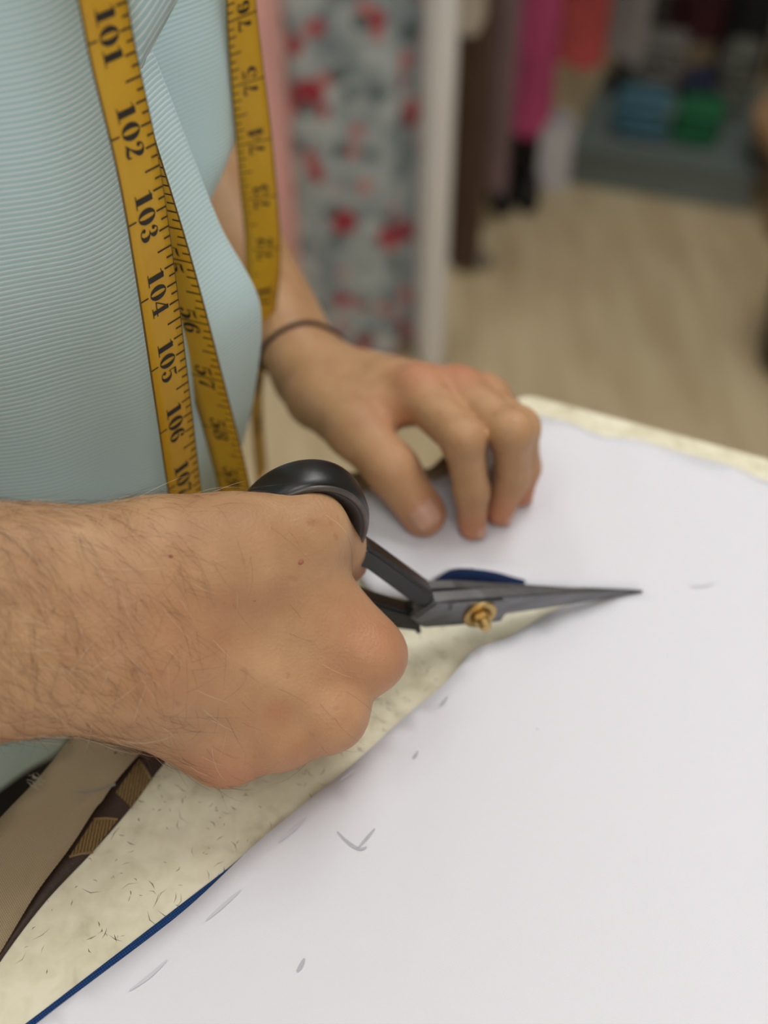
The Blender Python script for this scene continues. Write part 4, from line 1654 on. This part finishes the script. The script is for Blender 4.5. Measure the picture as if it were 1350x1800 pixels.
class Band:
    """a strip of tape: C(s) centre line, s in metres downwards along it, W(s) width direction."""

    def __init__(self, pts, wdirs, n=120):
        c = catmull([tuple(p) for p in pts], n)
        w = catmull([tuple(q) for q in wdirs], n)
        seg = np.linalg.norm(np.diff(c, axis=0), axis=1)
        self.s = np.concatenate([[0], np.cumsum(seg)])
        self.c, self.w = c, w / np.linalg.norm(w, axis=1)[:, None]

    def at(self, s, t, off=0.0):
        c = Vector([np.interp(s, self.s, self.c[:, k]) for k in range(3)])
        w = Vector([np.interp(s, self.s, self.w[:, k]) for k in range(3)]).normalized()
        e = .002
        tg = Vector([np.interp(s + e, self.s, self.c[:, k]) - np.interp(s - e, self.s, self.c[:, k]) for k in range(3)]).normalized()
        n = w.cross(tg).normalized()
        return c + w * t + n * off

    def build(self, flip=1):
        self.flip = flip
        V, F = [], []
        K = 5
        S = self.s
        for s in S:
            for j in range(K):
                V.append(self.at(s, (j / (K - 1) - .5) * TW))
        for i in range(len(S) - 1):
            for j in range(K - 1):
                F.append((i * K + j, i * K + j + 1, (i + 1) * K + j + 1, (i + 1) * K + j))
        o = pr(mesh('tape_band', V, F, m_tape, None, True), tape)
        md = o.modifiers.new('thickness', 'SOLIDIFY')
        md.thickness = .0005
        md.offset = 0
        self.obj = o
        for sg in (-1, 1):
            P = [self.at(s, sg * TW / 2) for s in S[::2]]
            V2, F2 = tube_data(P, .00035, 5, False)
            mesh('bound_edge', V2, F2, m_tedge, o, True)
        return o

    def put(self, name, parts, s0, sdir, t0, tdir, size, sz_t=None):
        """2-D shapes: x runs along sdir*s, y along tdir*t."""
        V, F = [], []
        sz_t = sz_t or size
        for v, f in parts:
            F += [tuple(i + len(V) for i in q) for q in f]
            V += [self.at(s0 + sdir * q[0] * size, t0 + tdir * q[1] * sz_t, .00042 * self.flip) for q in v]
        mesh(name, V, F, m_ink, self.obj)

    def number(self, txt, s0, sdir, tdir, h=.0068, gap=0.0, wid=.0068, tb=None):
        parts, x = [], 0.0
        adv = .70
        total = adv * len(txt) + gap
        for k, ch in enumerate(txt):
            if gap and k == len(txt) // 2:
                x += gap
            parts += [([np.array((q[0] + x - total / 2 + .02, q[1])) for q in v], f) for v, f in DIG[ch]]
            x += adv
        tb = tb if tb is not None else -tdir * .0036
        self.put('numeral', parts, s0, sdir, tb, tdir, wid, h)

    def ticks(self, s_list, tdir, edge_frac):
        parts = []
        for s, L, side, w in s_list:
            y0 = TW / 2 * side
            parts.append(([np.array((s - w, y0)), np.array((s + w, y0)), np.array((s + w, y0 - side * L)), np.array((s - w, y0 - side * L))], [(0, 1, 2, 3)]))
        V, F = [], []
        for v, f in parts:
            F += [tuple(i + len(V) for i in q) for q in f]
            V += [self.at(q[0], q[1], .0004 * self.flip) for q in v]
        mesh('tick_marks', V, F, m_ink, self.obj)


ND_ = lambda a, b, c=0.0: (a, b, c)
# ---- near strand (101-107): straight down beside the placket
YA = 0.2945
wa = (0.62, 0.78, 0.0)
wl = math.hypot(*wa[:2])
hx, hy = TW / 2 * wa[0] / wl, TW / 2 * wa[1] / wl
xa, ya = -.0768 + hx, YA + hy
A_PTS = [(xa - .062, ya + .045, 1.42), (xa - .030, ya + .022, 1.33), (xa - .009, ya + .003, 1.22)] + [(x + hx, ya, z) for x, z in
         ((-.0778, 1.15), (-.0768, 1.1226), (-.0750, 1.0894), (-.0752, 1.053), (-.0762, 1.0115), (-.0776, .962), (-.0785, .92), (-.080, .88))]
bandA = Band(A_PTS, [wa] * len(A_PTS), 160)
bandA.build(-1)


def s_at_z(band, z):
    return float(np.interp(-z, -band.c[:, 2], band.s))


zA = {n: PY(*q, YA).z for n, q in {101: (168, 78), 107: (304, 860)}.items()}
stepA = (s_at_z(bandA, zA[107]) - s_at_z(bandA, zA[101])) / 6
tk = []
for n in range(99, 110):
    s = s_at_z(bandA, zA[101]) + (n - 101) * stepA
    if not (bandA.s[0] + .02 < s < bandA.s[-1] - .006):
        continue
    bandA.number(str(n), s, 1, 1, h=.0066, wid=.0078, tb=-.0036)
    tk.append((s, .0030, -1, .00026))
    for k in range(8):
        L = .0026 if k % 2 else .0040
        if k == 4:
            L = .0058
        tk.append((s + stepA * k / 8, L, 1, .00030))
bandA.ticks(tk, 1, 0)

# ---- second layer (55-59), swinging clear to the right lower down
wb = (0.93, -0.36, 0.0)
BR = [((-.0745, 1.12)), (-.0735, 1.10), (-.0715, 1.085), (-.0648, 1.0385), (-.0590, .985), (-.0545, .940), (-.0520, .900), (-.050, .872)]
wbl = math.hypot(.93, .36)
B_PTS = [(xa - .050, ya + .048, 1.41), (xa - .018, ya + .030, 1.30), (xa - .006, ya + .024, 1.19)] + [(x - TW / 2 * .93 / wbl, .331 + TW / 2 * .36 / wbl, z) for x, z in BR]
bandB = Band(B_PTS, [wb] * len(B_PTS), 160)
bandB.build(-1)
zB = {55: PY(337, 461, .331).z, 59: PY(437, 846, .331).z}
sB = {k: s_at_z(bandB, z) for k, z in zB.items()}
stepB = (sB[59] - sB[55]) / 4
tk = []
for n in range(52, 61):
    s = sB[55] + (n - 55) * stepB
    if s < .02 or s > bandB.s[-1] - .004:
        continue
    bandB.number(str(n), s, 1, 1, h=.0066, gap=.12, wid=.0078, tb=-.0032)
    tk.append((s, TW, 1, .00024))
    for k in range(1, 8):
        L = .0026 if k % 2 else .0036
        if k == 4:
            L = .0054
        tk.append((s + stepB * k / 8, L, 1, .00027))
bandB.ticks(tk, 1, 0)

# ---- far strand (76-72), twisting edge-on towards its lower end
C_MID = [(-.118, .428, 1.43), (-.082, .432, 1.33), (-.060, .433, 1.22), (-.0535, .434, 1.12), (-.0535, .435, 1.07), (-.0530, .436, 1.02), (-.0535, .437, .975), (-.058, .437, .935), (-.063, .436, .89), (-.064, .435, .84)]
C_W = [(.35, .9, 0), (.4, .9, 0), (.42, .9, 0), (.45, .88, 0), (.70, .70, 0), (.92, .38, 0), (.98, .15, 0), (.75, .60, 0), (.28, .95, 0), (.25, .96, 0)]
bandC = Band(C_MID, C_W, 160)
bandC.build(-1)
zC = {76: PY(410, 30, .434).z, 73: PY(450, 352, .434).z}
sC = {k: s_at_z(bandC, z) for k, z in zC.items()}
stepC = (sC[73] - sC[76]) / 3
tk = []
for n in range(66, 80):
    s = sC[76] + (76 - n) * stepC
    if s < .02 or s > bandC.s[-1] - .02:
        continue
    bandC.number(str(n), s, -1, -1, h=.0066, gap=.12, wid=.0078, tb=.0040)
    tk.append((s, TW, -1, .00024))
    for k in range(1, 8):
        L = .0026 if k % 2 else .0036
        if k == 4:
            L = .0054
        tk.append((s + stepC * k / 8, L, -1, .00027))
bandC.ticks(tk, -1, 0)

# ---- the piece lying over the back of the neck
NB = [A_PTS[0], (-.20, .318, 1.462), (-.262, .34, 1.468), (-.278, .38, 1.466), (-.258, .42, 1.468), (-.18, .436, 1.462), C_MID[0]]
NW = [(.42, .91, 0), (.1, .5, .6), (.5, -.2, .8), (.7, 0, .7), (.5, .2, .8), (.1, -.5, .6), (.35, .9, 0)]
V, F = [], []
cc = catmull(NB, 60)
for i, p in enumerate(cc):
    w = Vector(catmull(NW, 60)[i]).normalized()
    V += [Vector(p) - w * TW / 2, Vector(p) + w * TW / 2]
for i in range(59):
    F.append((2 * i, 2 * i + 1, 2 * i + 3, 2 * i + 2))
o = pr(mesh('neck_band', V, F, m_tape, None, True), tape)
md = o.modifiers.new('thickness', 'SOLIDIFY')
md.thickness = .0005

# ------------------------------------------------------------------ clothes rail and garments behind the table
def at_floor(px, py):
    return PZ(px, py, 0.0)


def px_x(px, py, y):
    return PY(px, py, y).x


m_chrome = mat('rail_chrome', (170, 170, 172), 0.25, metal=1.0)
m_hanger = mat('hanger_plastic', (40, 40, 42), 0.4)
def make_rail(label, A_, B_, m):
    t = thing('clothes_rail', label, 'clothes rail', group='clothes rails')
    c = (A_ + B_) / 2
    t.location = (c.x, c.y, 0)
    d = (B_ - A_).normalized()
    n = Vector((-d.y, d.x, 0))
    pr(tube('rail_bar', [A_, c, B_], .014, m), t)
    for e in (A_, B_):
        pr(tube('post', [Vector((e.x, e.y, .03)), Vector((e.x, e.y, .8)), e], .014, m), t)
        f0, f1 = Vector((e.x, e.y, .015)) - n * .07, Vector((e.x, e.y, .015)) + n * .07
        pr(tube('foot_bar', [f0, (f0 + f1) / 2, f1], .014, m), t)
    return d


rd = Vector((.4, .9, 0)).normalized()
make_rail('chrome clothes rail carrying the pink, floral and white dresses', Vector((-0.55, 1.72, 1.50)), Vector((0.085, 1.705, 1.50)), m_chrome)
make_rail('chrome clothes rail carrying the brown coat and magenta gown', Vector((0.15, 1.97, 1.50)), Vector((0.53, 2.52, 1.50)), m_chrome)


def garment(name, label, cx, cy, zb, w, d, m, cat='garment', zt=1.40, ang=None, folds=5, fold_d=.012, flare=1.15, seed=0, hook=True):
    """hanging garment: soft pleated tube with shoulders, neck opening and a hanger."""
    rg = np.random.default_rng(seed)
    t = thing(name, label, cat, group=None)
    ang = math.atan2(rd.y, rd.x) + math.pi / 2 if ang is None else ang
    t.location = (cx, cy, zb)
    NRr, NCc = 30, 64
    ph = rg.uniform(0, 6, 4)
    V, F = [], []
    H = zt - zb
    for i in range(NRr):
        s = i / (NRr - 1)
        z = H * s
        sh = 1.0 if s < .88 else max(.22, 1 - ((s - .88) / .12) ** 2 * .78)
        ww = w / 2 * (flare + (1 - flare) * s) * sh
        dd = d / 2 * (flare + (1 - flare) * s) * (1.0 if s < .9 else max(.5, 1 - (s - .9) * 4))
        for j in range(NCc):
            a = 2 * math.pi * j / NCc
            fo = fold_d * (1 - s * .75) * (math.sin(folds * a + ph[0] + s * .8) * .6 + math.sin((folds * 2 + 1) * a + ph[1] - s * .6) * .4)
            x, y = (ww + fo) * math.cos(a), (dd + fo) * math.sin(a)
            x, y = x * math.cos(ang) - y * math.sin(ang), x * math.sin(ang) + y * math.cos(ang)
            V.append((x, y, z + .008 * (1 - s) * math.sin(a * folds + ph[2])))
    for i in range(NRr - 1):
        for j in range(NCc):
            F.append((i * NCc + j, i * NCc + (j + 1) % NCc, (i + 1) * NCc + (j + 1) % NCc, (i + 1) * NCc + j))
    mesh('cloth', V, F, m, t, True)
    if hook:
        zt_l = H
        mesh_v, mesh_f = tube_data([(0, 0, zt_l - .03), (0, 0, zt_l + .04), (0, .02, zt_l + .075)], .004, 6)
        mesh('hanger_hook', mesh_v, mesh_f, m_chrome, t, True)
        ex = w * .40
        c_, s_ = math.cos(ang), math.sin(ang)
        mesh_v, mesh_f = tube_data([(-ex * c_, -ex * s_, zt_l - .09), (0, 0, zt_l - .03), (ex * c_, ex * s_, zt_l - .09)], .007, 6)
        mesh('hanger_bar', mesh_v, mesh_f, m_hanger, t, True)
    return t


def floral():
    m = bpy.data.materials.new('floral_print')
    m.use_nodes = True
    nt = m.node_tree
    b = nt.nodes['Principled BSDF']
    b.inputs['Roughness'].default_value = .8
    tc = nt.nodes.new('ShaderNodeTexCoord')
    cur = None
    base = nt.nodes.new('ShaderNodeTexNoise')
    base.inputs['Scale'].default_value = 22
    nt.links.new(tc.outputs['Object'], base.inputs['Vector'])
    r0 = nt.nodes.new('ShaderNodeValToRGB')
    r0.color_ramp.elements[0].position = .35
    r0.color_ramp.elements[0].color = (*lin((128, 140, 144)), 1)
    r0.color_ramp.elements[1].position = .65
    r0.color_ramp.elements[1].color = (*lin((184, 192, 192)), 1)
    nt.links.new(base.outputs['Fac'], r0.inputs[0])
    cur = r0.outputs[0]
    for sc, th, col, off in ((14, .30, (160, 52, 66), 0), (19, .24, (190, 120, 120), 5.3), (21, .26, (88, 104, 104), 9.1)):
        mp = nt.nodes.new('ShaderNodeMapping')
        mp.inputs['Location'].default_value = (off, off * .7, off * .3)
        nt.links.new(tc.outputs['Object'], mp.inputs['Vector'])
        v = nt.nodes.new('ShaderNodeTexVoronoi')
        v.inputs['Scale'].default_value = sc
        nt.links.new(mp.outputs[0], v.inputs['Vector'])
        r = nt.nodes.new('ShaderNodeValToRGB')
        r.color_ramp.elements[0].position = th
        r.color_ramp.elements[0].color = (1, 1, 1, 1)
        r.color_ramp.elements[1].position = th + .05
        r.color_ramp.elements[1].color = (0, 0, 0, 1)
        nt.links.new(v.outputs['Distance'], r.inputs[0])
        mx = nt.nodes.new('ShaderNodeMix')
        mx.data_type = 'RGBA'
        nt.links.new(r.outputs[0], mx.inputs[0])
        nt.links.new(cur, mx.inputs[6])
        mx.inputs[7].default_value = (*lin(col), 1)
        cur = mx.outputs[2]
    nt.links.new(cur, b.inputs['Base Color'])
    return m


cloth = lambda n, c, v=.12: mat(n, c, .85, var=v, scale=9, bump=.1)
fl = floral()
# left to right along the rail
garment('pink_dress', 'pale pink dress hanging at the near end of the rail', PY(434, 120, 1.66).x, 1.655, .10, .105, .08, cloth('pale_pink', (240, 184, 176)), 'dress', ang=.1, seed=1)
garment('floral_dress', 'long grey-blue dress printed with red flowers on the rail', PY(614, 350, 1.63).x, 1.67, .03, .215, .11, fl, 'dress', ang=.08, folds=6, seed=2, flare=1.05)
garment('white_dress', 'long plain white dress next to the floral dress', PY(760, 350, 1.66).x, 1.67, .015, .052, .17, cloth('white_cotton', (242, 240, 238), .02), 'dress', ang=.15, folds=3, fold_d=.003, seed=3, flare=1.0)
garment('brown_coat', 'narrow dark brown coat hanging behind the white dress', PY(808, 400, 1.95).x, 1.98, .02, .070, .16, cloth('brown_wool', (84, 62, 48)), 'coat', ang=.3, folds=3, fold_d=.005, seed=4, flare=1.0)
garment('beige_blouse', 'short beige blouse hanging above the brown coat', PY(802, 40, 1.86).x, 1.85, .52, .075, .09, cloth('beige_linen', (190, 178, 162)), 'blouse', ang=.3, folds=3, fold_d=.006, seed=5)
garment('mauve_dress', 'dusky mauve dress between the brown coat and the pink gown', PY(848, 200, 2.12).x, 2.12, .10, .075, .16, cloth('mauve', (128, 104, 104)), 'dress', ang=.5, folds=3, fold_d=.008, seed=6, flare=1.0)
garment('magenta_gown', 'bright magenta gown hanging over black boots', PY(915, 150, 2.24).x, 2.25, .150, .110, .13, cloth('magenta', (184, 74, 118), .2), 'gown', ang=.45, folds=4, fold_d=.012, seed=7, flare=1.05)
garment('coral_dress', 'coral red dress beside the magenta gown', PY(1008, 80, 2.38).x, 2.39, .235, .115, .18, cloth('coral', (190, 84, 82), .25), 'dress', ang=.4, folds=5, fold_d=.014, seed=8, flare=.95)
garment('grey_coat', 'light grey coat at the far end of the rail', PY(1075, 100, 2.50).x, 2.51, .20, .075, .22, cloth('pale_grey', (150, 146, 142)), 'coat', ang=.4, folds=3, fold_d=.008, seed=9, flare=.95)

# second rail with dark clothes against the back wall
m_blackm = mat('black_metal', (24, 24, 26), 0.45, metal=.4)
make_rail('black clothes rail with dark coats against the back wall', Vector((0.62, 2.78, 1.50)), Vector((1.45, 2.70, 1.50)), m_blackm)
dark = [('maroon_coat', 'dark maroon coat on the black rail', 1222, (62, 16, 20), .17), ('charcoal_coat', 'charcoal coat left of the maroon coat', 1130, (60, 54, 50), .16),
        ('black_coat', 'black coat right of the maroon coat', 1310, (14, 15, 18), .15), ('black_gown', 'long black gown at the far right of the black rail', 1420, (12, 13, 16), .18)]
for k, (nm, lb, px, col, w) in enumerate(dark):
    garment(nm, lb, PY(px, 60, 2.72).x, 2.74 - .012 * k, .13 if k == 0 else .04, w * .72, .12, cloth(nm + '_wool', col, .2), 'coat' if k < 3 else 'gown', ang=-.13, folds=4, fold_d=.01, seed=20 + k, flare=1.0)

# ------------------------------------------------------------------ low grey platform with folded stacks
ga, gb = at_floor(1000, 322), at_floor(1312, 374)
gd = (gb - ga).normalized()
gn = Vector((-gd.y, gd.x, 0))
plat = thing('display_platform', 'low slate grey platform on the floor under folded clothes', 'platform')
plat.location = (ga.x, ga.y, 0)
gang = math.atan2(gd.y, gd.x)
plat.rotation_euler = (0, 0, gang)
GL = (gb - ga).length
m_slate = mat('slate_paint', (104, 114, 110), .55, var=.06, scale=6)
box('deck', -.01, GL + .01, -.006, .40, .070, .090, m_slate, plat, .004)
box('front_panel', 0, GL, 0, .018, 0, .070, m_slate, plat, .002)
box('side_panel', 0, .018, .018, .39, 0, .070, m_slate, plat, .002)
box('side_panel', GL - .018, GL, .018, .39, 0, .070, m_slate, plat, .002)


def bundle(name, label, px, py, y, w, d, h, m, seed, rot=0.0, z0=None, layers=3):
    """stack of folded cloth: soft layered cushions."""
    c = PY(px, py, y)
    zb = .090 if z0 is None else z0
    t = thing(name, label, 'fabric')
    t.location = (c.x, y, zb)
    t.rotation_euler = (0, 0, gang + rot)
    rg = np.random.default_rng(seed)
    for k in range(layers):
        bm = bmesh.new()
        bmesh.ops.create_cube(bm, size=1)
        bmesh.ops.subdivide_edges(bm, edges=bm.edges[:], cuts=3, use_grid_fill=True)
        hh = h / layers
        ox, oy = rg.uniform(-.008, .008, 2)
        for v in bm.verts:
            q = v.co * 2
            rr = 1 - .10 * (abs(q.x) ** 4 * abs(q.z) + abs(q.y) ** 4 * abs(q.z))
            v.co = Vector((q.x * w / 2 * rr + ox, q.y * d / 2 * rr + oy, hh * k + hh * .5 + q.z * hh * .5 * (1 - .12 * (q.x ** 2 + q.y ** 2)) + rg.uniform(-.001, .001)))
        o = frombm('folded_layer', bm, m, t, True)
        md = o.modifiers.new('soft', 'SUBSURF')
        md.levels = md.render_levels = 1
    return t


bundle('teal_fabric_stack', 'stack of folded teal blue cloth on the grey platform', 1125, 210, 2.345, .115, .12, .075, cloth('teal_cloth', (64, 104, 118)), 31)
bundle('green_fabric_stack', 'stack of folded emerald green cloth on the grey platform', 1230, 212, 2.30, .10, .11, .075, cloth('green_cloth', (24, 98, 58)), 32)
bundle('grey_green_fabric_stack', 'thin folded sage cloth between the teal and green stacks', 1178, 205, 2.33, .028, .08, .065, cloth('sage_cloth', (96, 118, 108)), 33)
bundle('navy_fabric_stack', 'folded navy cloth behind the green stack', 1226, 160, 2.43, .07, .10, .085, cloth('navy_cloth', (36, 40, 66)), 34, layers=5)
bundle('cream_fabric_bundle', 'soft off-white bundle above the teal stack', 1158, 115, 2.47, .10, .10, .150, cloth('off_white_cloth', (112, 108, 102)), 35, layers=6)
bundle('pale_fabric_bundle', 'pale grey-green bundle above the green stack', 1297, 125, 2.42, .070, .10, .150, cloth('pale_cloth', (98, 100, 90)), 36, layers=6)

# ------------------------------------------------------------------ small things on the floor
wb = at_floor(968, 334)
wbx = thing('white_bin', 'small white square bin beside the grey platform', 'bin')
wbx.location = (wb.x, wb.y + .03, 0)
m_wb = mat('white_plastic', (206, 204, 206), .4)
for (a0, a1, b0, b1) in ((-.034, .034, -.034, -.030), (-.034, .034, .030, .034), (-.034, -.030, -.030, .030), (.030, .034, -.030, .030)):
    box('side_panel', a0, a1, b0, b1, .0, .150, m_wb, wbx, .001)
box('base', -.030, .030, -.030, .030, 0, .004, m_wb, wbx)
box('rim', -.037, .037, -.037, -.033, .140, .152, m_wb, wbx, .001)

for k, (a, b) in enumerate(((880, 352), (924, 346))):
    p = at_floor(a, b)
    bt = thing('black_boot', 'black ankle boot under the magenta gown, ' + ('left one' if k == 0 else 'right one beside the white bin'), 'boot', group='boots under the gown')
    bt.location = (p.x, p.y + .03, 0)
    bf = lambda q: np.maximum(smin(sd_cone(q, (0, .03, .03), (0, .04, .17), .030, .032), sd_ell(q, (0, -.03, .03), (.030, .075, .030)), .02), np.maximum(.012 - q[:, 2], q[:, 2] - .165))
    v, f = surface_nets(bf, (-.06, -.13, 0), (.06, .10, .2), .007)
    mesh('upper', v, f, mat('boot_leather', (24, 23, 23), .4), bt, True)
    so = prism('sole', [(.031 * math.cos(t), -.015 + .09 * math.sin(t)) for t in np.linspace(0, 2 * math.pi, 21)[:-1]], 0, .014, mat('boot_sole', (14, 14, 14), .7))
    so.parent = bt

# round bin added to stand for the shadowed floor corner at the right
c = at_floor(1400, 640)
bn = thing('dark_corner_bin', 'dark brown round bin added for the shadowed floor corner at the right', 'bin')
bn.location = (c.x + .02, c.y, 0)
m_bin = mat('bin_dark', (46, 40, 34), .5)
V, F = [], []
prof = [(.085, 0), (.105, .26), (.112, .26), (.112, .272), (.100, .272), (.082, .01)]
N = 36
for r_, z_ in prof:
    V += [(r_ * math.cos(2 * math.pi * i / N), r_ * math.sin(2 * math.pi * i / N), z_) for i in range(N)]
for k in range(len(prof) - 1):
    for i in range(N):
        F.append((k * N + i, k * N + (i + 1) % N, (k + 1) * N + (i + 1) % N, (k + 1) * N + i))
F.append(tuple(range(N))[::-1])
F.append(tuple((len(prof) - 1) * N + i for i in range(N)))
mesh('bin_body', V, F, m_bin, bn, True)
V, F = tube_data([(.112 * math.cos(t), .112 * math.sin(t), .268) for t in np.linspace(0, 2 * math.pi, 37)], .005, 6, False)
mesh('rim', V, F, m_bin, bn, True)

# wooden stool with a tan seat, right of the platform
c = at_floor(1400, 372)
st = thing('wooden_stool', 'small wooden stool with tan seat right of the grey platform', 'stool')
st.location = (.885, 2.14, 0)
m_wood = mat('tan_wood', (176, 142, 104), .5, scale=14, second=(150, 116, 82), stretch=(1, 6, 1))
bm = bmesh.new()
bmesh.ops.create_cone(bm, cap_ends=True, segments=36, radius1=.145, radius2=.15, depth=.035)
bmesh.ops.translate(bm, verts=bm.verts[:], vec=(0, 0, .190))
frombm('seat', bm, m_wood, st)
for k in range(4):
    a = math.pi / 4 + k * math.pi / 2
    tube('leg', [(.13 * math.cos(a), .13 * math.sin(a), 0), (.10 * math.cos(a), .10 * math.sin(a), .174)], [.013, .016], m_wood, st, seg=10)
    a2 = a + math.pi / 2
    tube('stretcher', [(.117 * math.cos(a), .117 * math.sin(a), .09), (.117 * math.cos(a2), .117 * math.sin(a2), .09)], .007, m_wood, st, seg=8)
